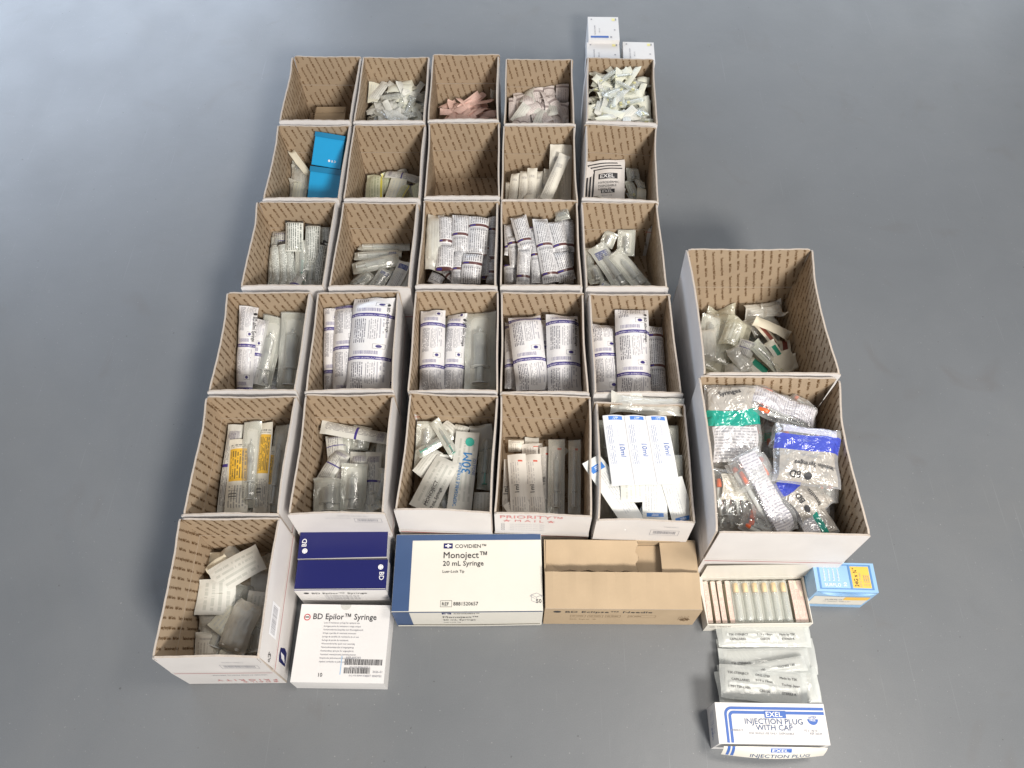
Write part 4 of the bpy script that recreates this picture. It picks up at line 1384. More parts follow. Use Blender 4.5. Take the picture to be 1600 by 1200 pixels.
for a, st, dsc in [((1185, 220, .46, 1150, 300, .40, 70), 'clear', 'clear pack leaning at the back left of five clear packs'), ((1270, 208, .52, 1262, 350, .40, 88), 'clear', 'square ended clear pack standing at the back'),
                   ((1100, 290, .46, 1270, 540, .34, 98), 'clearblue', 'clear pack with small blue print lying diagonally in the middle'), ((1200, 330, .50, 1370, 530, .38, 90), 'clear', 'brightest clear syringe pack lying on top at the right'),
                   ((1075, 400, .36, 1110, 500, .3, 80), 'clear', 'clear pack under the diagonal one at the left'), ((1120, 510, .34, 1190, 540, .3, 60), 'clearblue', 'clear pack with blue print nearest the front wall'),
                   ((1055, 300, .36, 1060, 500, .26, 56), 'clear', 'clear pack against the left wall'), ((1260, 520, .3, 1370, 500, .26, 60), 'clear', 'dim clear pack low at the front right')]:
    pk('35', '4', st, *a, dsc)

# ---- fourth row from the back
BIGT = [('\u25cf BD 60ml Syringe', 0.0100, 0.86, 0.93, -math.pi / 2, 'black_ink')]
for a, st, dsc, kw in [((335, 150, .66, 290, 520, .30, 64), 'clearbig', 'clear syringe pack pressed to the left wall of its box', {}), ((440, 175, .62, 400, 480, .34, 70), 'purple', 'purple banded packet partly hidden behind the front one', {}),
                       ((385, 115, .74, 345, 520, .34, 78), 'purple', 'tall narrow packet with purple band and curled top, third from the left wall', {'text': BIGT}),
                       ((510, 165, .60, 430, 520, .30, 96), 'clearbig', 'large clear syringe leaning left between packet and clear syringe', {}), ((600, 145, .68, 575, 520, .34, 118), 'clearbig', 'largest clear syringe pack against the right wall', {})]:
    pk('41', '5', st, *a, dsc, **kw)
for a, st, dsc, kw in [((745, 125, .72, 715, 520, .34, 74), 'purple', 'narrow purple banded packet left of the wide bundle', {'text': BIGT}), ((785, 170, .6, 770, 520, .30, 50), 'purple', 'dark edge of a packet between the narrow and wide ones', {}),
                       ((850, 110, .74, 850, 520, .44, 130), 'purple', 'grey shaded packet left in the wide bundle', {}), ((975, 75, .95, 940, 520, .58, 190), 'purple', 'very wide shiny purple banded bundle standing above the rest', {'text': BIGT}),
                       ((1062, 110, .84, 1030, 520, .5, 60), 'purple', 'packet at the right end of the wide bundle', {})]:
    pk('42', '5', st, *a, dsc, **kw)
for a, st, dsc, kw in [((220, 128, .68, 195, 480, .40, 104), 'purple', 'rounded purple banded packet at the left wall', {}), ((325, 142, .60, 305, 485, .36, 88), 'purple', 'flat narrow purple banded packet in the middle of its box', {'text': BIGT}),
                       ((275, 160, .5, 265, 420, .3, 40), 'clear', 'sliver of a clear packet between the two printed ones', {}), ((435, 132, .68, 432, 490, .40, 132), 'clearbig', 'big clear syringe with dark plunger, right of two printed packets', {})]:
    pk('43', '6', st, *a, dsc, **kw)
for a, st, dsc, kw in [((560, 180, .5, 548, 480, .34, 60), 'purple', 'bluish purple banded packet squeezed at the left wall', {'text': BIGT}), ((625, 150, .72, 665, 480, .46, 138), 'purple', 'fat roll shaped packet leaning right, left of the pair', {}),
                       ((705, 165, .56, 735, 480, .36, 62), 'purple', 'packet seen in the gap between the two fat rolls', {}), ((795, 145, .72, 825, 490, .46, 140), 'purple', 'fat roll shaped packet at the right of the pair', {'text': BIGT})]:
    pk('44', '6', st, *a, dsc, **kw)
for a, st, dsc, kw in [((965, 190, .56, 1000, 495, .36, 120), 'purple', 'bluish purple banded packet at the left wall, lower than the middle one', {}), ((1105, 125, .76, 1120, 495, .46, 142), 'purple', 'tallest purple banded packet in the middle with a pointed top', {'text': BIGT}),
                       ((1225, 200, .56, 1222, 495, .36, 74), 'maroon', 'thin reflective packet with dull purple bands at the right', {})]:
    pk('45', '6', st, *a, dsc, **kw)

# ---- fifth row from the back
for a, st, dsc in [((325, 670, .36, 270, 1080, .24, 66), 'greyprint', 'plain packet edge at the far left behind the amber labels'), ((350, 740, .44, 325, 1085, .30, 96), 'amber', 'wide packet with the largest amber label'),
                   ((405, 655, .50, 385, 1060, .32, 76), 'clear', 'clear syringe pack between the wide and narrow amber labels'), ((470, 660, .48, 435, 1080, .30, 56), 'amber', 'narrow tall packet with an amber label near the middle'),
                   ((490, 770, .42, 455, 1085, .28, 46), 'amber', 'short packet with an amber label right of the narrow one'), ((545, 670, .42, 490, 1080, .26, 66), 'clear', 'grey clear syringe pack leaning right of the amber labels'),
                   ((575, 850, .3, 540, 1085, .2, 50), 'amber', 'amber labelled packet mostly hidden by the right wall')]:
    pk('51', '5', st, *a, dsc)
for a, st, dsc in [((1050, 740, .42, 725, 680, .42, 58), 'greyprint', 'grey printed packet lying across the back on top'), ((790, 720, .3, 800, 830, .26, 80), 'greyprint', 'grey printed packet under the crosswise one'),
                   ((920, 680, .3, 900, 790, .26, 80), 'clear', 'pale packet edge behind the crosswise packet'), ((830, 790, .34, 720, 940, .26, 80), 'greyprint', 'grey printed packet slanting to the left'),
                   ((905, 795, .36, 885, 1080, .28, 80), 'greyprint', 'grey packet with barcode under the middle clear syringe'), ((975, 800, .36, 955, 1090, .26, 70), 'greyprint', 'long grey printed packet right of the middle'),
                   ((745, 915, .36, 765, 1095, .28, 140), 'clearbig', 'wide clear pack of two syringes at the front left'), ((880, 850, .44, 870, 1090, .30, 110), 'clear', 'clear syringe pack with rounded head in the middle front'),
                   ((1040, 880, .36, 980, 1080, .24, 70), 'clear', 'clear syringe pack leaning into the front right corner'), ((1020, 730, .3, 1010, 880, .26, 60), 'pale', 'pale packet at the right wall')]:
    pk('52', '5', st, *a, dsc)
for a, st, dsc, kw in [((190, 625, .42, 165, 770, .34, 80), 'clear', 'clear syringe pack at the back left among green plungers', {}), ((300, 680, .46, 135, 770, .42, 46), 'cleargreen', 'green plunger syringe lying across to the left', {}),
                       ((260, 635, .44, 330, 700, .40, 60), 'pale', 'pale packet at the back under the green plungers', {}), ((225, 620, .54, 320, 780, .46, 42), 'cleargreen', 'green plunger syringe lying on top towards the back', {}),
                       ((350, 640, .44, 330, 700, .40, 60), 'pale', 'folded pale packet behind the globe marked one', {}), ((130, 860, .38, 240, 750, .42, 56), 'pale', 'pale packet slanting along the left wall', {}),
                       ((165, 840, .32, 140, 700, .36, 70), 'clear', 'clear pack against the left wall low down', {}),
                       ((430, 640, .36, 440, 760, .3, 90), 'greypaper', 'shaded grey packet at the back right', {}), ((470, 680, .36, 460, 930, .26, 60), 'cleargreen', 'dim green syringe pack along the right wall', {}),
                       ((285, 790, .48, 165, 1020, .36, 108), 'pale', 'large pale packet lettered Monoject slanting at the front left', {'text': [('MONOJECT', 0.0125, 0.62, 0.10, math.pi / 2, 'black_ink'), ('10 mL Syringe', 0.0105, 0.86, 0.06, math.pi / 2, 'black_ink')]}),
                       ((375, 670, .50, 335, 1020, .38, 96), 'pale', 'packet with blue 30M lettering and a globe, in the middle front', {'text': [('DISPOSABLE SYRINGE', 0.0115, 0.34, 0.03, math.pi / 2 - .05, 'sky_ink'), ('30M', 0.032, 0.80, 0.44, math.pi / 2, 'sky_ink'), ('SINGLE USE', 0.0085, 0.98, 0.44, math.pi / 2, 'blue_ink'), ('\u25cf', 0.030, 0.42, 0.80, 0, 'green_plastic')]}),
                       ((450, 940, .34, 440, 1030, .28, 70), 'pale', 'small pale packet with a label in the front right corner', {}), ((250, 960, .3, 290, 1030, .26, 80), 'clear', 'clear pack low at the front under the lettered ones', {})]:
    pk('53', '6', st, *a, dsc, flipv=False, **kw)
ML1 = [('1ml', 0.016, 0.50, 0.33, math.pi / 2, 'black_ink')]
for a, st, dsc, kw in [((590, 705, .14, 590, 760, .10, 66), 'paper', 'folded beige packet end at the back left', {}), ((660, 725, .14, 670, 850, .10, 90), 'oneml', 'beige 1ml packet at the back behind the front pair', {}),
                       ((545, 790, .2, 545, 1040, .10, 44), 'oneml', '1ml packet in the shade of the left wall', {'text': ML1}), ((592, 768, .28, 610, 1040, .18, 78), 'oneml', 'left of the two flat beige 1ml packets', {'text': ML1}),
                       ((660, 768, .28, 680, 1040, .18, 76), 'oneml', 'right of the two flat beige 1ml packets', {'text': ML1}), ((720, 740, .20, 720, 1000, .12, 46), 'oneml', '1ml packet with small green print beside the front pair', {'text': ML1}),
                       ((772, 702, .30, 768, 1040, .18, 70), 'clearpink', 'tall clear packet with a pinkish backing, left one', {}), ((852, 705, .30, 850, 1040, .18, 52), 'clearpink', 'narrow clear packet lettered 1ml at the right', {}),
                       ((885, 725, .22, 880, 1020, .14, 40), 'clear', 'clear packet against the right wall in shade', {})]:
    pk('54', '6', st, *a, dsc, **kw)


def strip_sheet():
    """white perforated strip of three syringe packs lying on top of the overfull box"""
    c = [at('6', 975, 600, 1.10 * HB), at('6', 1262, 600, 1.10 * HB), at('6', 1322, 905, .96 * HB), at('6', 1018, 915, .96 * HB)]
    mb = MB()
    m = M['paper']

    def S(u, v, e=0.0):
        P = (c[3] * (1 - u) + c[2] * u) * (1 - v) + (c[0] * (1 - u) + c[1] * u) * v
        z = 0.004 * abs(math.sin(u * 3 * math.pi)) + 0.002 * math.sin(v * 7 + u * 4)
        return (P[0], P[1], P[2] + z + e)
    o = np.mean(c, axis=0)
    root = empty('syringe_strip', tuple(o))
    tag(root, 'large white sheet of three joined packs lettered 10ml, lying on top of the overfull box', 'packet strip')

    def T(u, v, e=0.0):
        q = S(u, v, e)
        return (q[0] - o[0], q[1] - o[1], q[2] - o[2])
    W, L = float(np.linalg.norm(c[1] - c[0])), float(np.linalg.norm(c[0] - c[3]))
    for k in range(3):
        b = MB()
        u0, u1 = k / 3 + .002, (k + 1) / 3 - .002
        b.grid(lambda u, v: T(u0 + (u1 - u0) * u, v), 10, 18, 'strippaper')
        b.grid(lambda u, v: T(u0 + (u1 - u0) * u, v, -.0008), 10, 18, 'paper', flip=True)

        def g(X, Y, ou, ov):
            return T(min(.999, max(0, ou - Y / W)), min(1, max(0, ov + X / L)), .0009)
        b.text('10ml', 0.0170, lambda X, Y: g(X, Y, k / 3 + .26, .24 + (.02 if k == 2 else 0)) if False else T(min(.999, k / 3 + .20 + Y / W), max(0, .60 - X / L), .0009), 'blue_ink', weight=0.008)
        b.build('pack', root)


p = Print('strip_print', (0.66, 0.665, 0.68), 0.45, 0.45, 0.15)
p.typ(0.10, 0.30, 0.42, 0.86, 12, 'v', 30, 0.35, (0.25, 0.30, 0.45), 0.85)
p.typ(0.55, 0.50, 0.66, 0.86, 22, 'v', 30, 0.4, (0.30, 0.33, 0.45), 0.8)
p.typ(0.35, 0.12, 0.60, 0.24, 40, 'u', 14, 0.45, (0.45, 0.5, 0.6), 0.6)
p.put(p.rect(0.25, 0.93, 0.90, 0.985), (0.07, 0.20, 0.58))
p.typ(0.45, 0.94, 0.70, 0.975, 50, 'u', 20, 0.6, (0.7, 0.78, 0.9), 0.9)
M['strippaper'] = p.done()
strip_sheet()
for a, st, dsc, kw in [((1000, 620, .78, 985, 800, .62, 90), 'clear', 'clear syringe pack at the left wall under the big sheet', {}), ((960, 720, .60, 965, 900, .4, 60), 'clear', 'clear pack low against the left wall', {}),
                       ((1340, 565, .94, 1010, 540, .96, 86), 'clearpouch', 'long clear syringe pack laid across the back rim', {}), ((1320, 640, .80, 1310, 800, .70, 80), 'clear', 'clear pack below the back rim at the right', {}),
                       ((1330, 770, .86, 1330, 1060, .70, 110), 'clear', 'clear syringe pack along the right wall', {}), ((1260, 800, .70, 1250, 1000, .6, 90), 'clear', 'clear pack under the right corner of the big sheet', {}),
                       ((945, 900, .62, 960, 1080, .40, 80), 'clearpouch', 'rounded clear pouch in the front left corner', {}), ((1030, 960, .5, 1110, 1090, .42, 90), 'clear', 'clear pack deep in the front of the box', {}),
                       ((925, 790, .97, 1120, 1080, .82, 96), 'bluetab', 'long pale strip with a blue tab slanting over the left front', {'flipv': True}), ((1105, 870, .96, 1110, 985, .88, 96), 'pale', 'pale strip sticking out below the big sheet', {}),
                       ((1205, 880, .95, 1212, 1070, .84, 104), 'bluetab', 'white strip with a blue tab hanging towards the front wall', {}), ((1285, 880, .96, 1345, 1090, .82, 96), 'bluetab', 'white strip with a blue tab reaching the front right corner', {}),
                       ((1180, 1060, .6, 1250, 1085, .58, 60), 'bluetab', 'blue tabbed strip end deep behind the front wall', {}), ((1110, 500, .96, 1150, 560, .94, 60), 'pale', 'folded pale packet corner poking above the back rim', {})]:
    pk('55', '6', st, *a, dsc, free=(a[2] > .85 and st != 'clear'), **kw)

# ---- front box
for a, st, dsc, kw in [((330, 560, .26, 290, 760, .18, 120), 'clearpouch', 'pale crumpled pouch against the left wall', {'crumpx': 1.4}), ((560, 640, .30, 440, 780, .26, 120), 'bright', 'small bright packet in the centre, between the square packet and the crumpled pouch', {}),
                       ((720, 640, .26, 700, 900, .16, 110), 'clearpouch', 'shaded crumpled pouch at the right wall near the front', {}), ((380, 780, .20, 340, 920, .12, 120), 'paper', 'beige packet in the front left corner', {}),
                       ((470, 315, .18, 400, 400, .12, 150), 'cream', 'brownish pouch in the shade at the back', {}), ((560, 300, .2, 470, 380, .16, 110), 'clearpouch', 'pale clear pouch behind the long diagonal packet', {}),
                       ((500, 345, .34, 300, 420, .30, 50), 'cream', 'cream packet edge pointing to the left wall', {}), ((700, 330, .40, 420, 490, .36, 150), 'pale', 'large pale packet lying diagonally on top of the pile', {}),
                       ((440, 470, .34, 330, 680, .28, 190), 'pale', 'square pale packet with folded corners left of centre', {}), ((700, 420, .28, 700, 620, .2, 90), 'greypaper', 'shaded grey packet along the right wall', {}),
                       ((600, 500, .26, 420, 900, .12, 130), 'clearbig', 'long dim clear packet running from centre to front left', {}), ((350, 690, .16, 300, 770, .12, 110), 'clearpouch', 'small clear pouch under the square pale packet', {}),
                       ((430, 650, .2, 380, 930, .1, 120), 'clearpouch', 'long shaded clear pouch in the front left', {}), ((640, 600, .38, 510, 900, .26, 150), 'clearpouch', 'bright crumpled clear pouch in the front middle', {'crumpx': 1.4}),
                       ((690, 540, .34, 650, 760, .24, 100), 'pale', 'pale packet right of the bright crumpled pouch', {}), ((660, 740, .26, 600, 930, .16, 100), 'clear', 'clear packet in the front right corner', {}),
                       ((500, 900, .18, 480, 950, .14, 70), 'bright', 'crumpled white packet end at the front wall', {}), ((560, 560, .2, 500, 640, .16, 100), 'pale', 'pale packet in the middle under the others', {})]:
    pk('61', '9', st, *a, dsc, **kw)

# ---- larger box at the back right
for a, st, dsc, kw in [((640, 500, .34, 830, 500, .32, 70), 'clearpouch', 'crumpled clear film crest at the back right of the pile', {'crumpx': 1.6}), ((300, 600, .34, 290, 820, .28, 110), 'clearpouch', 'crumpled clear film along the left wall', {'crumpx': 1.5}),
                       ((800, 780, .36, 900, 880, .30, 90), 'cream', 'cream packet at the front right, beside the scalloped one', {}), ((450, 720, .36, 560, 880, .30, 90), 'clearpouch', 'yellowish film fold at the front centre', {'crumpx': 1.4}),
                       ((450, 520, .26, 330, 900, .18, 260), 'warmpouch', 'big yellowish clear bag filling the left of the pile', {'crumpx': 1.3}), ((820, 480, .30, 520, 520, .30, 90), 'clearpouch', 'clear crumpled bag along the back of the pile', {'crumpx': 1.3}),
                       ((720, 520, .26, 560, 620, .24, 120), 'clearpouch', 'grey clear bag in the middle at the back', {}), ((330, 530, .34, 300, 740, .28, 100), 'clear', 'clear packet against the left wall with cream top', {}),
                       ((490, 560, .40, 430, 720, .34, 110), 'warmpouch', 'yellowish pouch leaning over the big bag', {}), ((600, 560, .38, 740, 720, .30, 50), 'maroonstrip', 'packet with a dark red stripe slanting right', {}),
                       ((600, 555, .42, 860, 660, .36, 60), 'cream', 'cream packet lying over the red striped one', {}), ((740, 610, .38, 880, 665, .34, 56), 'cream', 'cream packet with a ragged pointed end at the right', {}),
                       ((560, 690, .40, 520, 790, .34, 90), 'greyprint', 'small grey labelled packet in the middle', {}), ((590, 700, .42, 790, 900, .30, 76), 'clearneedle', 'long clear packet slanting to the front right', {}),
                       ((690, 690, .42, 790, 850, .34, 60), 'teal', 'packet with a teal green stripe at the centre right', {}), ((760, 760, .40, 860, 900, .30, 130), 'cream', 'cream packet with scalloped edge at the right', {}),
                       ((560, 800, .32, 680, 900, .26, 90), 'teal', 'packet with a green patch low at the front', {}), ((860, 680, .3, 890, 800, .24, 60), 'maroonstrip', 'dark red packet edge beside the right wall', {}),
                       ((430, 860, .3, 640, 900, .26, 90), 'clearpouch', 'clear film fold along the front wall', {}), ((910, 850, .26, 930, 905, .22, 40), 'cream', 'small tan packet in the front right corner', {})]:
    pk('A', '7', st, *a, dsc, **kw)

# ---- bags of insulin syringes in the nearest large box
def syringe_bag(style, x1, y1, z1, x2, y2, z2, wpx, desc, orange=5, text=None, thick=0.035, crump=0.0095, roll=0.0):
    H = HL
    z1, z2 = z1 + .07, z2 + .08
    P1, P2 = at('8', x1, y1, z1 * H), at('8', x2, y2, z2 * H)
    W = wpx / 3.529 * (((P1 + P2) / 2 - EYE) @ FWD) / FPX * 1.26
    u_ = (P1 - P2) / np.linalg.norm(P1 - P2)
    hf = W / 2 * abs(u_[1]) + .03 * abs(u_[0])
    P1 = inside('B', P1, ray('8', x1, y1), hf)
    P2 = inside('B', P2, ray('8', x2, y2), hf)
    depth = ((P1 + P2) / 2 - EYE) @ FWD
    W = wpx / 3.529 * depth / FPX * 1.26
    L = float(np.linalg.norm(P1 - P2)) * 1.08
    _seed[0] += 1
    sd = _seed[0]
    r = random.Random(sd)
    root = empty('syringe_bag')
    tag(root, desc, 'bag', 'bags of insulin syringes')

    def f(u, v, side, off=0.0):
        s, t = u - .5, v - .5
        e = max(0, 1 - (abs(s) * 2) ** 2.6) ** .5 * max(0, 1 - (abs(t) * 2) ** 4) ** .5
        n1 = mnoise.noise(Vector((s * W * 20 + sd, t * L * 20, sd * 1.3)))
        q = abs(mnoise.noise(Vector((s * W * 30 + sd * 2, t * L * 24, sd * .3))))
        n3 = abs(mnoise.noise(Vector((s * W * 110 + sd, t * L * 90, sd * .9)))) * 1.6
        edge = max(0, abs(s) * 2 - .7) + max(0, abs(t) * 2 - .72)
        z = (thick * .6 if side > 0 else -thick * .3) * e + crump * (n1 * .8 - q * 1.5 - n3 * .18) * (0.6 if side > 0 else .3) + crump * edge * 1.6 * n1
        return (s * W * (1 - .12 * e * .5) + crump * .5 * n1, t * L + crump * .6 * q, z + (off if side > 0 else -off))
    mb = shell(f, style, 36, 46, None, True, 'bag_clear')
    if text:
        for (body, size, tu, tv, rot, mn) in text:
            c, s = math.cos(rot), math.sin(rot)
            mb.text(body, size, lambda X, Y: f(min(1, max(0, tu + (X * c - Y * s) / W)), min(1, max(0, tv + (X * s + Y * c) / L)), 1, .0032), mn)
    mb.build('bag_film', root)
    for i in range(orange):
        cx = (i - (orange - 1) / 2) * W * .82 / max(orange, 1)
        sl = L * .72
        rr = 0.0052
        yy = r.uniform(-.05, .05) * L
        sy = MB().lathe([(-sl * .46, rr * 1.3), (-sl * .45, rr * 1.3), (-sl * .44, rr * .5), (-sl * .2, rr * .5), (-sl * .19, rr), (sl * .25, rr)], 'white_plastic', 8, 'y', (cx, yy, -.002 + r.uniform(-.003, .003)))
        so = sy.build('syringe', root)
        so.rotation_euler = (0, 0, r.uniform(-.12, .12))
        cp = MB().lathe([(sl * .252, rr * 1.15), (sl * .30, rr * 1.25), (sl * .46, rr * .9), (sl * .47, rr * .4)], 'orange_plastic', 8, 'y', (cx, yy, .006))
        cp.build('needle_cap', so)
    orient(root, P1, P2, roll)


for i_ in range(7):
    r_ = random.Random(900 + i_)
    lx_, ly_ = r_.uniform(150, 850), 330 + i_ * 80
    syringe_bag(['bag_clear', 'bag_teal', 'bag_clear', 'bag_label'][i_ % 4], lx_ + 110, ly_ - 60, .44 + .02 * i_, lx_ + 190, ly_ + 150, .40 + .02 * i_, 260, 'bag of insulin syringes at the bottom of the brimming box', 5)
BDI = [('\u25cf BD', 0.020, .56, .17, math.pi, 'black_ink'), ('Insulin Syringes', 0.0150, .90, .34, math.pi, 'black_ink'), ('for U-100 Insulin', 0.007, .70, .46, math.pi, 'grey_ink')]
syringe_bag('bag_clear', 340, 330, .60, 360, 560, .5, 260, 'plain clear bag deep under the others at the back', 6)
syringe_bag('bag_teal', 620, 560, .50, 640, 820, .40, 300, 'shaded bag deep in the middle under the blue banded one', 6)
syringe_bag('bag_teal', 850, 600, .52, 930, 800, .46, 220, 'half hidden bag at the right wall with pinkish contents', 6)
syringe_bag('bag_teal', 205, 165, .84, 300, 610, .68, 235, 'bag with a teal green band and tan top at the left wall', 4, [('Syringes', 0.016, .22, .84, .2, 'black_ink')])
syringe_bag('bag_text', 440, 205, .82, 860, 350, .74, 160, 'bag of orange capped syringes lying across the back', 5, roll=0.1)
syringe_bag('bag_clear', 640, 230, .70, 800, 300, .70, 110, 'small clear bag with a glimpse of blue at the back', 2)
syringe_bag('bag_label', 300, 620, .74, 330, 900, .60, 270, 'bag with a square beige label, orange caps below it, at the front left', 6, roll=0.05)
syringe_bag('bag_text', 400, 540, .84, 620, 960, .66, 165, 'bag with a long white strip of print slanting to the front', 4)
syringe_bag('bag_teal', 1010, 860, .66, 690, 930, .60, 180, 'rolled bag with a teal band lying along the front wall at the right', 4)
syringe_bag('bag_blue', 590, 610, .70, 830, 850, .66, 200, 'bag showing BD on tan print, just in front of the blue banded bag', 4, [('\u25cf BD', 0.019, .34, .10, math.pi * .5, 'black_ink'), ('Insulin', 0.0150, .62, .10, math.pi * .5, 'black_ink')])
syringe_bag('bag_clear', 850, 560, .74, 940, 760, .66, 150, 'crumpled empty looking film at the right wall', 2, crump=.016)
syringe_bag('bag_blue', 800, 395, .90, 740, 690, .84, 280, 'topmost bag with a bright blue band, printed BD Insulin Syringes upside down', 5, BDI, roll=0.0)

syringe_bag('bag_clear', 400, 560, .80, 480, 700, .78, 200, 'clear crumpled bag showing orange caps between the teal bag and the slanting print', 5)
syringe_bag('bag_clear', 400, 860, .66, 560, 930, .64, 150, 'clear bag with bright orange caps low at the front wall', 5)
syringe_bag('bag_clear', 850, 680, .70, 960, 800, .64, 150, 'clear crumpled bag with loose corners at the right wall near the front', 3)
syringe_bag('bag_clear', 560, 420, .78, 720, 480, .76, 150, 'clear bag lying crosswise behind the blue banded bag', 4)

# ---- cartons around the boxes
# white needle cartons behind the back row
for i, (q, z, d0, dsc) in enumerate([(((320, 210), (700, 215), (692, 500), (305, 495)), .120, None, 'hindmost small white carton with a blue stripe behind the overfull box'),
                                 (((305, 530), (702, 540), (712, 800), (290, 795)), .105, None, 'small white carton directly behind the overfull box, left of its twin'),
                                 (((755, 520), (1140, 535), (1140, 790), (745, 785)), .105, None, 'small white carton standing alone behind the right edge of the overfull box')]):
    x, y, rz, w, d = footprint('12', *q, z)
    if i:
        ymin = (9.483 + 0.5 * 1.41697) * UNIT + 0.022
        if y - d / 2 < ymin:
            y = ymin + d / 2
    t = empty('needle_carton', (x, y, 0), rz)
    tag(t, dsc, 'carton', 'small white cartons behind the back row')
    mb = MB()
    carton_shape(mb, w, d, z, 'carton_white')
    f = faces(w, d, z)['top']
    patch(mb, f, -w * .43, -d * .42, w * .15, -d * .34, 'blue_ink')
    patch(mb, f, w * .2, -d * .42, w * .26, -d * .35, 'grey_ink')
    patch(mb, f, w * .28, d * .32, w * .38, d * .43, 'yellow_plastic')
    patch(mb, f, w * .39, d * .34, w * .43, d * .43, 'grey_ink')
    mb.text('Hypodermic Needles', 0.0062, turned(f, -w * .27, -d * .3, math.pi / 2), 'grey_ink')
    mb.text('30G x 1/2', 0.006, turned(f, -w * .12, -d * .2, math.pi / 2), 'grey_ink')
    mb.text('\u25c6', 0.008, turned(f, w * .32, -d * .1, 0), 'grey_ink')
    mb.text('\u25cf', 0.008, turned(f, -w * .42, d * .36, 0), 'grey_ink')
    bevel(mb.build('body', t))

# two dark blue cartons
BLU_H = 0.125
for i, (q, dsc) in enumerate([(((937, 180), (1450, 166), (1441, 340), (918, 350)), 'dark blue carton further from the camera, white mark at its left end'),
                              (((918, 356), (1443, 352), (1443, 533), (900, 536)), 'dark blue carton with a white front, nearer the camera, white mark at its right end')]):
    x, y, rz, w, d = footprint('9', *q, BLU_H)
    t = empty('syringe_carton', (x, y, 0), rz)
    tag(t, dsc, 'carton', 'dark blue syringe cartons')
    mb = MB()
    carton_shape(mb, w, d * .985, BLU_H, 'carton_white', mats={'top': 'navy', 'left': 'carton_white'})
    fs = faces(w, d * .985, BLU_H)
    if i == 0:
        f = turned(fs['top'], -w * .415, -d * .10, math.pi / 2)
    else:
        f = turned(fs['top'], w * .415, d * .10, -math.pi / 2)
    mb.text('BD', 0.0155, f, 'white_ink')
    mb.lathe([(0, .0060), (0.0003, .0060)], 'white_ink', 20, 'z', (*fs['top'](-w * .425, -d * .24)[:2], BLU_H + .0016) if i == 0 else (*fs['top'](w * .425, d * .24)[:2], BLU_H + .0016), False)
    for k in range(6):
        a = k * math.pi / 3
        cx, cy, _ = fs['top'](-w * .425, -d * .24) if i == 0 else fs['top'](w * .425, d * .24)
        mb.box(cx + .0035 * math.cos(a) - .0007, cy + .0035 * math.sin(a) - .0007, BLU_H + .0019, cx + .0035 * math.cos(a) + .0007, cy + .0035 * math.sin(a) + .0007, BLU_H + .0021, 'navy')
    if i:
        mb.text('\u25cf BD Epilor\u2122 Syringe', 0.0135, turned(fs['front'], -w * .42, BLU_H * .30, 0), 'black_ink', squash=1.15)
        for k in range(5):
            mb.text('Loss of resistance syringe luer slip tip', 0.0052, turned(fs['front'], -w * .2, BLU_H * .2 - k * .007, 0), 'grey_ink')
    body = bevel(mb.build('body', t))
    mb = MB()
    mb.box(-w / 2 + .001, (d * .49 if i == 0 else -d * .47), BLU_H + .0006, w / 2 - .001, (d * .49 if i == 0 else -d * .47) + .0008, BLU_H + .0026, 'carton_white')
    mb.build('tuck_edge', t)

# white syringe carton lying flat
EH = 0.066
x, y, rz, w, d = footprint('9', (945, 616), (1456, 620), (1432, 1082), (873, 1070), EH)
t = empty('syringe_carton', (x, y, 0), rz)
tag(t, 'white flat carton printed BD Epilor Syringe with two barcodes, on the floor in front', 'carton')
mb = MB()
carton_shape(mb, w, d, EH, 'carton_white', puff=.0015)
fs = faces(w, d, EH, puff=.0015)
top = fs['top']
mb.text('BD Epilor\u2122 Syringe', 0.0185, turned(top, -w * .355, d * .30, 0), 'black_ink', squash=.97)
cx, cy = -w * .415, d * .325
mb.add([top(cx + .0075 * math.cos(a * math.pi / 12), cy + .0075 * math.sin(a * math.pi / 12)) for a in range(24)], [tuple(range(24))], 'red_ink')
g2 = lifted(top, 'top', .0003)
mb.add([g2(cx + .0055 * math.cos(a * math.pi / 12), cy + .0055 * math.sin(a * math.pi / 12)) for a in range(24)], [tuple(range(24))], 'carton_white')
g3 = lifted(top, 'top', .0006)
mb.add([g3(cx - .0045, cy - .001), g3(cx + .0045, cy - .001), g3(cx + .0045, cy + .0015), g3(cx - .0045, cy + .0015)], [(0, 1, 2, 3)], 'black_ink')
LL = ['Loss of resistance syringe for epidural use', 'Seringue perte de resistance a usage unique', 'Verlustwiderstandsspritze zum Einmalgebrauch', 'Siringa a perdita di resistenza monouso', 'Jeringa de perdida de resistencia de un uso',
      'Seringa de perda de resistencia', 'Weerstandsverlies spuit voor eenmalig', 'Tabsmodstandssprojte til engangsbrug', 'Motstandstap sproyte for engangsbruk', 'Vastuksen menetysruisku kertakayttoinen', 'Strzykawka jednorazowa do znieczulen', 'Injekcni strikacka na jedno pouziti']
for k, tt in enumerate(LL):
    mb.text(tt, 0.0048, turned(top, -w * .22, d * .245 - k * .0078, 0), 'grey_ink')
r = random.Random(4)
for (y0, wbar) in ((-d * .28, .40), (-d * .385, .28)):
    X = w * .06
    while X < w * .06 + w * wbar:
        q = r.uniform(.0006, .0022)
        patch(mb, top, X, y0, X + q, y0 + .0125, 'black_ink', 1)
        X += q + r.uniform(.0006, .0017)
    mb.text('(01) 0 03 82904 05292 3', 0.0045, turned(top, w * .12, y0 - .006, 0), 'grey_ink')
mb.text('REF 405292', 0.0068, turned(top, w * .07, -d * .205, 0), 'grey_ink')
mb.text('2026-01', 0.0068, turned(top, w * .37, -d * .375, 0), 'grey_ink')
mb.text('LOT 4060922', 0.0062, turned(top, w * .30, -d * .425, 0), 'grey_ink')
patch(mb, top, w * .02, -d * .40, w * .028, -d * .17, 'pale_blue', 2)
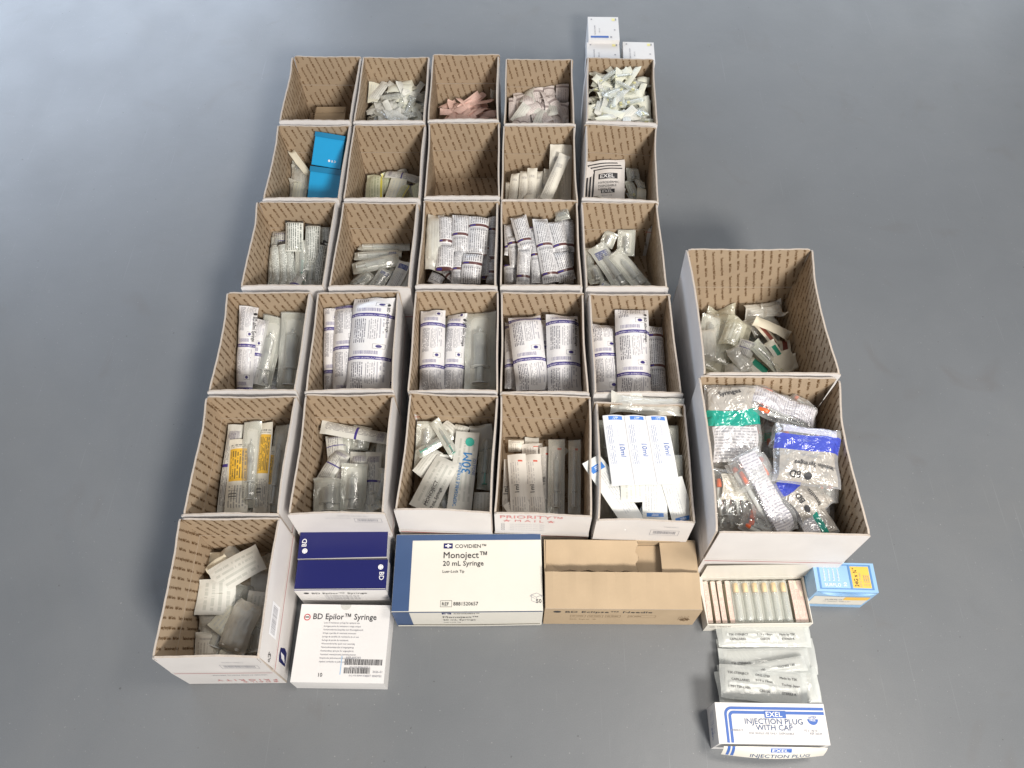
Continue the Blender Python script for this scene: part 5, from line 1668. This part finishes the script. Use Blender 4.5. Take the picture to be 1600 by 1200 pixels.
mb.text('10', 0.0115, turned(top, -w * .22, -d * .43, 0), 'black_ink')
bevel(mb.build('body', t), .0016)
mb = MB()
mb.add([top(-.013 + .026 * i / 12 if False else .012 * math.cos(a * math.pi / 12 + math.pi), d / 2 - .0006 + .012 * math.sin(a * math.pi / 12 + math.pi)) for i, a in enumerate(range(13))], [tuple(range(13))], 'paper_grey')
mb.build('thumb_notch', t)

# big white carton with steel blue edge
MH = 0.118
x, y, rz, w, d = footprint('10', (65, 176), (772, 166), (777, 549), (32, 550), MH)
t = empty('syringe_carton', (x, y, 0), rz)
tag(t, 'large cream and steel blue carton printed Monoject 20 mL Syringe', 'carton')
mb = MB()
carton_shape(mb, w, d, MH, 'carton_cream', puff=.0015)
fs = faces(w, d, MH, puff=.0015)
top, front = fs['top'], fs['front']
patch(mb, top, -w / 2 + .0005, -d / 2 + .001, -w / 2 + w * .115, d / 2 - .001, 'steel_blue', 8)
patch(mb, top, -w / 2 + w * .115, d / 2 - d * .085, w / 2 - .001, d / 2 - .001, 'steel_blue', 8)
patch(mb, front, -w / 2 + .0005, -MH / 2 + .002, -w / 2 + w * .115, MH / 2 - .001, 'steel_blue', 6)
patch(mb, front, -w / 2 + w * .115, MH / 2 - .006, w / 2 - .001, MH / 2 - .001, 'steel_blue', 8)
patch(mb, fs['left'], -d / 2 + .001, -MH / 2 + .002, d / 2 - .001, MH / 2 - .001, 'steel_blue', 6)
for f, sy, sc, T in ((top, 1, 1, 'top'), (front, MH / 2 / (d / 2) * .9, .8, 'front')):
    X0 = -w * .17
    Y = lambda q: (q * d if T == 'top' else MH * (q * 1.8 - .21))
    patch(mb, f, X0, Y(.305), X0 + .021, Y(.305) + .0125 * sc, 'navy', 2)
    g = lifted(f, T)
    patch(mb, g, X0 + .0035, Y(.305) + .0048 * sc, X0 + .0175, Y(.305) + .0078 * sc, 'white_ink', 1)
    patch(mb, g, X0 + .0085, Y(.305) + .0020 * sc, X0 + .0125, Y(.305) + .0106 * sc, 'white_ink', 1)
    mb.text('COVIDIEN\u2122', 0.0125 * sc, turned(f, X0 + .026, Y(.31), 0), 'black_ink', squash=1.05)
    mb.text('Monoject\u2122', 0.0215 * sc, turned(f, X0 - .001, Y(.175), 0), 'black_ink')
    mb.text('20 mL Syringe', 0.0165 * sc, turned(f, X0 - .001, Y(.075), 0), 'black_ink')
    mb.text('Luer-Lock Tip', 0.0088 * sc, turned(f, X0 - .001, Y(-.015), 0), 'black_ink')
    if T == 'top':
        mb.text('REF', 0.0105, turned(f, X0, Y(-.43), 0), 'black_ink')
        for (a, b, c2, d2) in ((-.003, -.003, .023, -.0024), (-.003, .0108, .023, .0114), (-.003, -.003, -.0024, .0114), (.0224, -.003, .023, .0114)):
            patch(mb, f, X0 + a, Y(-.43) + b, X0 + c2, Y(-.43) + d2, 'black_ink', 1)
        mb.text('8881520657', 0.0112, turned(f, X0 + .026, Y(-.43), 0), 'black_ink')
        mb.text('50', 0.0125, turned(f, w * .455, Y(-.405), 0), 'black_ink')
        bx, by, s_ = w * .425, Y(-.40), .022

        def seg(x0, y0, x1, y1):
            dx, dy = x1 - x0, y1 - y0
            l = math.hypot(dx, dy)
            nx, ny = -dy / l * .0004, dx / l * .0004
            mb.add([f(x0 + nx, y0 + ny), f(x1 + nx, y1 + ny), f(x1 - nx, y1 - ny), f(x0 - nx, y0 - ny)], [(3, 2, 1, 0)], 'grey_ink')
        for sgm in ((0, .2, 0, .8), (0, .2, .5, 0), (.5, 0, .5, .55), (0, .8, .5, .55), (.5, .55, 1.05, .75), (0, .8, .55, .98), (.55, .98, 1.05, .75), (1.05, .75, 1.05, .55), (.5, 0, .6, .03), (0, .8, -.15, .68), (-.15, .68, .35, .42), (1.05, .75, 1.2, .62)):
            seg(bx + sgm[0] * s_, by + sgm[1] * s_, bx + sgm[2] * s_, by + sgm[3] * s_)
bevel(mb.build('body', t), .002)
mb = MB()
mb.grid(lambda u, v: (-w / 2 + .003 + (w - .006) * u, -d / 2 - .0022 - .0012 * math.sin(math.pi * u), .004 + .001 * math.sin(u * 9) + MH * .08 * v), 14, 3, 'carton_cream', False)
mb.build('tuck_flap', t)

# open kraft carton
KH = 0.125
x, y, rz, w, d = footprint('10', (790, 195), (1532, 205), (1553, 540), (783, 541), KH)
t = empty('kraft_carton', (x, y, 0), rz)
tag(t, 'opened brown kraft needle carton with torn flaps, right of the big Monoject carton', 'carton')
T_ = .003


def kw_(mb, x0, y0, x1, y1, z0, z1):
    mb.box(x0, y0, z0, x1, y1, z1, 'kraft_pale')


mb = MB()
kw_(mb, -w / 2 + T_, -d / 2 + T_, w / 2 - T_, d / 2 - T_, .001, .004)
mb.build('base_panel', t)
for (a, b, c, e) in ((-w / 2, -d / 2, w / 2, -d / 2 + T_), (-w / 2, d / 2 - T_, w / 2, d / 2), (-w / 2, -d / 2 + T_ + .0003, -w / 2 + T_, d / 2 - T_ - .0003), (w / 2 - T_, -d / 2 + T_ + .0003, w / 2, d / 2 - T_ - .0003)):
    mb = MB()
    kw_(mb, a, b, c, e, .0005, KH)
    if b == -d / 2 and e == -d / 2 + T_:
        ff = lambda X, Y: (X, -d / 2 - .0004, KH / 2 + Y)
        mb.text('\u25cf BD Eclipse\u2122 Needle', 0.0185, turned(ff, -w * .45, KH * .28, 0), 'black_ink', squash=1.25)
        for k in range(4):
            X0 = -w * .33 + k * .040 + (.012 if k == 3 else 0)
            W2 = .034 if k < 3 else .062
            for (p0, q0, p1, q1) in ((0, 0, W2, .0005), (0, .018, W2, .0185), (0, 0, .0005, .0185), (W2, 0, W2 + .0005, .0185)):
                patch(mb, ff, X0 + p0, -KH * .02 + q0, X0 + p1, -KH * .02 + q1, 'ink_brown', 1)
            mb.text('REF 305892', 0.0055, turned(ff, X0 + .003, KH * .05, 0), 'ink_brown')
        mb.text('Sterile   Single use   100', 0.0062, turned(ff, -w * .33, -KH * .16, 0), 'ink_brown')
        mb.text('\u2733', 0.024, turned(ff, w * .38, -KH * .2, 0), 'ink_brown')
        for k in range(6):
            patch(mb, ff, w * .38 + k * .004, -KH * .15 + (k % 3) * .006, w * .38 + k * .004 + .0006, KH * .05 + (k % 2) * .005, 'ink_brown', 1)
    mb.build('wall', t)


def flap(fn, name='flap'):
    mb = MB()
    mb.grid(lambda u, v: fn(u, v, 0), 20, 8, 'kraft_pale', False)
    mb.grid(lambda u, v: fn(u, v, -.0028), 20, 8, 'kraft_pale', False, True)
    for e in (0, 1):
        mb.grid(lambda u, v: fn(u, e, -.0028 * v), 20, 1, 'board_edge', False, e == 0)
        mb.grid(lambda u, v: fn(e, u, -.0028 * v), 20, 1, 'board_edge', False, e == 1)
    mb.build(name, t)


fd = d * .50
flap(lambda u, v, o: (-w / 2 + .001 + (w - .002) * u, -d / 2 + fd * v, KH + .0036 + o + .010 * v + .0025 * math.sin(v * 3) * math.sin(u * 5) + .0012 * math.sin(u * 37) * v))
flap(lambda u, v, o: (-w / 2 + .004 + (w * .60 + .004 * math.sin(v * 14)) * u, d / 2 - .002 - d * .41 * v + .002 * math.sin(u * 31) * v, KH + .0036 + o - .022 * v + .002 * math.sin(u * 6)))
flap(lambda u, v, o: (w / 2 - .003 - w * .225 * v, -d / 2 + d * .52 + (d * .455) * u, KH + .0034 + o - .006 * v + .002 * math.sin(u * 5)))
flap(lambda u, v, o: (-w / 2 + .004 + w * .20 * v, -d / 2 + .01 + (d * .8) * u, KH - .012 + o - .012 * v))

flap(lambda u, v, o: (-w / 2 + .006 + (w - .012) * u, d / 2 - .004 - d * .44 * v, KH - .026 + o - .004 * v + .002 * math.sin(u * 8)))

# tray of blister packed needles
TH2 = 0.055
LIDY = 0.0015
x, y, rz, w, d = footprint('11', (108, 160), (652, 150), (663, 404), (97, 408), TH2)
y -= 0.009
t = empty('needle_tray', (x, y, 0), rz)
tag(t, 'open white carton tray of needle packets, its lid folded back', 'carton')
mb = MB().box(-w / 2 + .002, -d / 2 + .002, .001, w / 2 - .002, d / 2 - .002, .003, 'carton_cream')
mb.build('base_panel', t)
TT = .0018
for i, (a, b, c, e) in enumerate(((-w / 2, -d / 2, w / 2, -d / 2 + TT), (-w / 2, d / 2 - TT, w / 2, d / 2), (-w / 2, -d / 2 + TT + .0003, -w / 2 + TT, d / 2 - TT - .0003), (w / 2 - TT, -d / 2 + TT + .0003, w / 2, d / 2 - TT - .0003))):
    mb = MB().box(a, b, .0006, c, e, TH2, 'carton_cream')
    if i == 0:
        mb.text('TSK  NEEDLES', .008, lambda X, Y: (-w * .47 + X, -d / 2 - .0004, TH2 * .6 + Y), 'black_ink')
    mb.build('wall', t)
mb = MB()
mb.grid(lambda u, v: (-w / 2 - .002 + (w + .014) * u, d / 2 - .001 + LIDY * v, TH2 + .001 + .078 * v + .003 * math.sin(u * 3) * v), 16, 5, 'carton_cream', False)
mb.grid(lambda u, v: (-w / 2 - .002 + (w + .014) * u, d / 2 + .0002 + LIDY * v, TH2 + .001 + .078 * v + .003 * math.sin(u * 3) * v), 16, 5, 'carton_cream', False, True)
mb.build('lid', t)
mb = MB()
mb.add([(-w / 2, d / 2, TH2 + .001), (-w / 2 - .018, d / 2 - .004, TH2 + .022), (-w / 2 - .006, d / 2 - .05, TH2 + .008), (-w / 2, -d / 2 + .004, TH2 + .001), (-w / 2 - .0007, d / 2, TH2), (-w / 2 - .0187, d / 2 - .004, TH2 + .021), (-w / 2 - .0067, d / 2 - .05, TH2 + .007), (-w / 2 - .0007, -d / 2 + .004, TH2)],
       [(0, 1, 2, 3), (7, 6, 5, 4), (0, 4, 5, 1), (1, 5, 6, 2), (2, 6, 7, 3)], 'carton_cream')
mb.build('side_flap', t)
ca, sa = math.cos(rz), math.sin(rz)


def tray_pt(lx, ly, z):
    return (x + lx * ca - ly * sa, y + lx * sa + ly * ca, z)


Lt = d * .88
for i in range(6):
    lx = -w * .17 + i * w * .0925
    root = empty('needle_blister', tray_pt(lx, 0, TH2 - .012), rz)
    tag(root, ['first', 'second', 'third', 'fourth', 'fifth', 'sixth'][i] + ' from the left of six clear blisters with amber ended needles in the tray', 'needle blister', 'blister packed needles in the tray')
    W = w * .088
    f = pouch_fn(Lt, W, .008, 0, 0, .0005, i * 3.3, .05, .42)
    b = MB()
    b.grid(lambda u, v: (-W / 2 + W * u, -Lt / 2 + Lt * v, -.004), 1, 1, 'paper')
    b.build('paper_backing', root)
    shell(f, 'film', 8, 14).build('clear_film', root)
    b = MB().lathe([(-Lt * .46, .0045), (-Lt * .44, .0064), (-Lt * .36, .0064), (-Lt * .34, .0056), (Lt * .1, .0056), (Lt * .2, .0050)], 'clear_plastic', 10, 'y', (0, 0, .001))
    b.build('needle_cap', root)
    b = MB().lathe([(Lt * .2, .0056), (Lt * .22, .0068), (Lt * .42, .0068), (Lt * .44, .004)], 'amber_plastic', 10, 'y', (0, 0, .001))
    b.build('needle_hub', root)
p = Print('pink_print_edge', (0.68, 0.57, 0.50), 0.5, 0.4, 0.2)
p.typ(0.0, 0.02, 1.0, 0.98, 4, 'v', 34, 0.5, (0.50, 0.28, 0.24), 0.7)
M['pinkedge'] = p.done()
n = 0
for lo, hi, cnt in ((-.455, -.245, 4), (.385, .465, 3)):
    for i in range(cnt):
        lx = w * (lo + (hi - lo) * i / (cnt - 1))
        mb = MB()
        hh = .036
        wob = .0006 * math.sin(i * 5.1)
        mb.grid(lambda u, v: (-.0056 + .0112 * u, -Lt / 2 + Lt * v, hh / 2 + .0015 * math.sin(v * 4 + i) + wob), 1, 6, 'pinkedge')
        mb.box(-.0030, -Lt / 2, -hh / 2, .0030, Lt / 2, hh / 2 - .0018, 'paper_cream')
        o = mb.build('needle_packet')
        o.location = tray_pt(lx, 0, .004 + hh / 2 + .002)
        o.rotation_euler = (0, .06 * math.sin(i * 2.3), rz)
        tag(o, 'pink printed packet standing on edge in the tray, %s of the clear blisters' % ('left' if lo < 0 else 'right'), 'packet', 'pink packets on edge %s of the blisters' % ('left' if lo < 0 else 'right'))

# pale blue carton
BH = 0.118
x, y, rz, w, d = footprint('11', (700, 98), (1003, 104), (1043, 262), (690, 250), BH)
t = empty('catheter_carton', (x, y, 0), rz)
tag(t, 'pale blue carton with an amber panel and a crushed front, beside the large box', 'carton')
mb = MB()
carton_shape(mb, w, d, BH, 'pale_blue')
fs = faces(w, d, BH)
top, front = fs['top'], fs['front']
for (a, b, c, e) in ((-.44, -.42, .44, -.39), (-.44, .40, .44, .43), (-.44, -.42, -.41, .43), (.41, -.42, .44, .43), (.06, -.42, .09, .43)):
    patch(mb, top, a * w, b * d, c * w, e * d, 'mid_blue', 4)
patch(mb, top, .10 * w, -.36 * d, .40 * w, .37 * d, 'amber', 4)
g = lifted(top, 'top')
mb.text('24G x \u00be"', .0135, turned(g, .20 * w, -.33 * d, math.pi / 2), 'black_ink', squash=.82)
mb.text('0.7 x 19 mm', .0065, turned(g, .25 * w, -.33 * d, math.pi / 2), 'grey_ink')
for k in range(3):
    mb.text('I.V. Catheter', .005, turned(g, (.31 + k * .035) * w, -.3 * d, math.pi / 2), 'grey_ink')
mb.text('SURFLO', .0105, turned(top, -.36 * w, -.33 * d, 0), 'white_ink')
mb.text('50', .010, turned(top, -.0 * w, -.33 * d, math.pi / 2), 'white_ink')
for k in range(4):
    mb.text('Radiopaque I.V. catheter', .006, turned(top, (-.33 + k * .075) * w, -.15 * d, math.pi / 2), 'white_ink')
patch(mb, front, -.46 * w, -.30 * BH, .46 * w, .22 * BH, 'carton_cream', 8)
g = lifted(front, 'front')
patch(mb, g, .05 * w, .02 * BH, .46 * w, .20 * BH, 'amber', 4)
mb.text('SURFLO', .0115, turned(g, -.25 * w, 0, 0), 'grey_ink')
mb.text('I.V. Catheter  24G x \u00be"', .0065, turned(g, -.25 * w, -.1 * BH, 0), 'grey_ink')
patch(mb, front, -.46 * w, -.31 * BH, .46 * w, -.295 * BH, 'black_ink', 6)
bevel(mb.build('body', t))
mb = MB()
mb.grid(lambda u, v: (-w * .48 + w * .97 * u, -d / 2 - .001 - .010 * math.sin(math.pi * u) * v, BH - .004 + .003 * v - .004 * math.sin(u * 9) * v), 14, 3, 'pale_blue', False)
mb.grid(lambda u, v: (-w * .48 + w * .97 * u, -d / 2 - .001 - .010 * math.sin(math.pi * u) * v, BH - .005 + .003 * v - .004 * math.sin(u * 9) * v), 14, 3, 'pale_blue', False, True)
mb.build('tuck_flap', t)

# pile of long clear pouches
def lot_pouch(x0, y0, x1, y1, z0, z1, wpx, dsc, seed, text, tube=True):
    P1, P2 = at('11', x1, y1, z1), at('11', x0, y0, z0)
    depth = ((P1 + P2) / 2 - EYE) @ FWD
    W = wpx / 3.427 * depth / FPX / 0.80
    L = float(np.linalg.norm(P1 - P2))
    root = empty('long_pouch')
    tag(root, dsc, 'pouch', 'long clear pouches piled on the floor')
    f = pouch_fn(L, W, .007, .0015, .04 * math.sin(seed * 3), .0022, seed * 4.4, .06, .5)
    mb = shell(f, 'pouch_lot', 12, 26)
    for (body, size, tu, tv) in text:
        mb.text(body, size, lambda X, Y: f(min(1, max(0, tu + Y / W * -1 * -1)), min(1, max(0, tv + X / L)), 1, .0008) if False else f(min(1, max(0, tu - Y / W)), min(1, max(0, tv + X / L)), 1, .0017), 'black_ink')
    mb.build('clear_film', root)
    if tube:
        mb = MB().lathe([(-L * .40, .002), (-L * .39, .0042), (-L * .36, .0042), (L * .33, .0030), (L * .34, .001)], 'white_plastic', 10, 'y', (W * .05, 0, .0005))
        mb.build('inner_tube', root)
        mb = MB()
        mb.grid(lambda u, v: (-W * .42 + W * .84 * u, -L * .44 + L * .88 * v, -.0026 + .0006 * math.sin(v * 9)), 2, 8, 'paper_grey')
        mb.build('insert_card', root)
    orient(root, P1, P2)


TXA = [('TSK-STERIJECT', .0068, .62, .12), ('0.19 x 19mm', .0068, .62, .42), ('Made by TSK', .0068, .62, .66), ('CAPILLARIES', .0068, .78, .12), ('CE0120', .0068, .78, .45), ('STERILE R', .0068, .78, .68)]
TXB = [('TSK-STERIJECT', .0072, .28, .08), ('ONE-STEP', .0072, .28, .40), ('Made by TSK', .0072, .28, .68), ('CAPILLARIES', .0072, .48, .12), ('0.19 x 19mm', .0072, .44, .40), ('Tochigi, Japan', .0072, .48, .70),
       ('1 MM TSK-LABS', .0072, .70, .08), ('CE0120', .0072, .74, .44), ('STERILE R', .0072, .74, .70)]
lot_pouch(180, 455, 665, 450, .010, .010, 110, 'lowest long clear pouch touching the tray', 1, [])
lot_pouch(182, 600, 700, 600, .010, .010, 150, 'bottom clear pouch in the middle of the pile', 2, [])
lot_pouch(182, 745, 722, 750, .010, .010, 150, 'bottom clear pouch at the near end of the pile', 3, [])
lot_pouch(172, 478, 668, 476, .024, .024, 118, 'broad clear pouch with grey type nearest the tray', 4, TXA)
lot_pouch(185, 632, 672, 624, .024, .024, 112, 'clear pouch half covered in the middle of the pile', 5, TXA[:3])
lot_pouch(175, 770, 715, 752, .024, .024, 140, 'clear pouch under the topmost one at the near end', 6, TXA[3:])
lot_pouch(330, 690, 650, 635, .040, .042, 64, 'narrow white pouch slanting across the pile', 7, [('TSK LABS', .0066, .6, .1), ('TOCHIGI 1.60', .0066, .6, .5)])
lot_pouch(190, 728, 655, 782, .046, .044, 142, 'topmost clear pouch with three columns of grey type', 8, TXB)

# injection plug carton
PH = 0.083
x, y, rz, w, d = footprint('11', (158, 848), (754, 856), (768, 1078), (186, 1068), PH)
t = empty('plug_carton', (x, y, 0), rz)
tag(t, 'white carton with double blue border, lettered INJECTION PLUG WITH CAP', 'carton')
mb = MB()
carton_shape(mb, w, d, PH, 'carton_white', puff=.0012)
fs = faces(w, d, PH, puff=.0012)
top, front, left = fs['top'], fs['front'], fs['left']
for k, (o, wd) in enumerate(((.0, .0055), (.0085, .006))):
    xa, yb_ = -w * .425 + o, d * .40 - o
    n_ = 8
    R_ = .016 - o * .6
    pts = [(xa, -d / 2 + .002)] + [(xa + R_ - R_ * math.cos(a * math.pi / 2 / n_), yb_ - R_ + R_ * math.sin(a * math.pi / 2 / n_)) for a in range(n_ + 1)] + [(w / 2 - .003, yb_)]
    pin = [(xa + wd, -d / 2 + .002)] + [(xa + R_ - (R_ - wd) * math.cos(a * math.pi / 2 / n_), yb_ - R_ + (R_ - wd) * math.sin(a * math.pi / 2 / n_)) for a in range(n_ + 1)] + [(w / 2 - .003, yb_ - wd)]
    V = []
    for (a, b), (c, e) in zip(pts, pin):
        V += [top(a, b), top(c, e)]
    mb.add(V, [(2 * i, 2 * i + 1, 2 * i + 3, 2 * i + 2) for i in range(len(pts) - 1)], 'blue_ink')


def exel(f, X, Y, s, face):
    patch(mb, f, X, Y, X + .046 * s, Y + .0145 * s, 'blue_ink', 2)
    g = lifted(f, face)
    mb.text('EXEL', .0145 * s, turned(g, X + .002 * s, Y + .0022 * s, 0), 'white_ink', squash=1.12)


exel(top, -w * .06, d * .13, 1, 'top')
mb.text('INJECTION PLUG', .0155, turned(top, w * .015, -d * .02, 0), 'steel_blue', align='c', squash=1.05, weight=.012)
mb.text('WITH CAP', .0155, turned(top, w * .015, -d * .17, 0), 'steel_blue', align='c', squash=1.05, weight=.012)
mb.text('LATEX', .0062, turned(top, w * .335, d * .135, 0), 'blue_ink')
a_ = [top(w * .375 + .0115 * math.cos(math.pi + q * math.pi / 12), d * .115 + .0115 * math.sin(math.pi + q * math.pi / 12)) for q in range(13)]
mb.add(a_, [tuple(range(13))], 'blue_ink')
mb.text('FREE', .0062, turned(lifted(top, 'top'), w * .345, d * .065, 0), 'white_ink')
mb.text('10 x 14/10', .0066, turned(top, w * .28, -d * .19, 0), 'grey_ink')
mb.text('REF 26539', .0060, turned(top, w * .33, -d * .26, 0), 'grey_ink')
mb.text('STERILE R', .0060, turned(top, -w * .38, -d * .20, 0), 'grey_ink')
mb.text('FOR SINGLE USE ONLY  DISPOSABLE', .0058, turned(top, -w * .22, -d * .27, 0), 'grey_ink')
mb.text('EXEL', .012, turned(left, d * .05, -PH * .1, 0), 'blue_ink')
for k in range(3):
    mb.text('Injection plug with cap', .0052, turned(left, -d * .35, PH * .2 - k * .012, 0), 'blue_ink')
bevel(mb.build('body', t))
# opened front flap curling out over the front
mb = MB()


def fl_(X, Y, e=0.0):
    u = min(1, max(0, X / w + .5))
    q = Y / .042
    return (X * (1 + .0), -d / 2 - .004 - .020 * q * (0.5 + .5 * math.sin(math.pi * u)) - .001, PH + .003 - .010 * (1 - math.sin(math.pi * u)) * (.3 + q) - .026 * q * q + e)


t2 = MB()
t2.grid(lambda u, v: fl_(-w * .46 + w * .93 * u, .042 * v), 20, 6, 'carton_cream', False, True)
t2.grid(lambda u, v: fl_(-w * .46 + w * .93 * u, .042 * v, -.0012), 20, 6, 'carton_cream', False)
for k in (0, .0095):
    t2.grid(lambda u, v: fl_(-w * .425 + k + .006 * u, .041 * v, .0005), 2, 6, 'blue_ink', False, True)
t2.grid(lambda u, v: fl_(w * .0 + .044 * u - .01, .006 + .016 * v, .0005), 6, 4, 'blue_ink', False, True)
t2.text('EXEL', .0145, lambda X, Y: fl_(-.008 + X, .0205 - Y, .0010), 'white_ink', squash=1.1)
t2.text('INJECTION PLUG', .0150, lambda X, Y: fl_(-w * .22 + X, .040 - Y, .0008), 'steel_blue', squash=1.12)
t2.build('tuck_flap', t)
mb = MB()
mb.grid(lambda u, v: (w / 2 + .001 + .010 * math.sin(math.pi * u) * v, -d / 2 + .003 + (d - .006) * u, PH - .002 - .04 * v), 8, 4, 'carton_white', False)
mb.grid(lambda u, v: (w / 2 + .0002 + .010 * math.sin(math.pi * u) * v, -d / 2 + .003 + (d - .006) * u, PH - .002 - .04 * v), 8, 4, 'carton_white', False, True)
mb.build('end_flap', t)
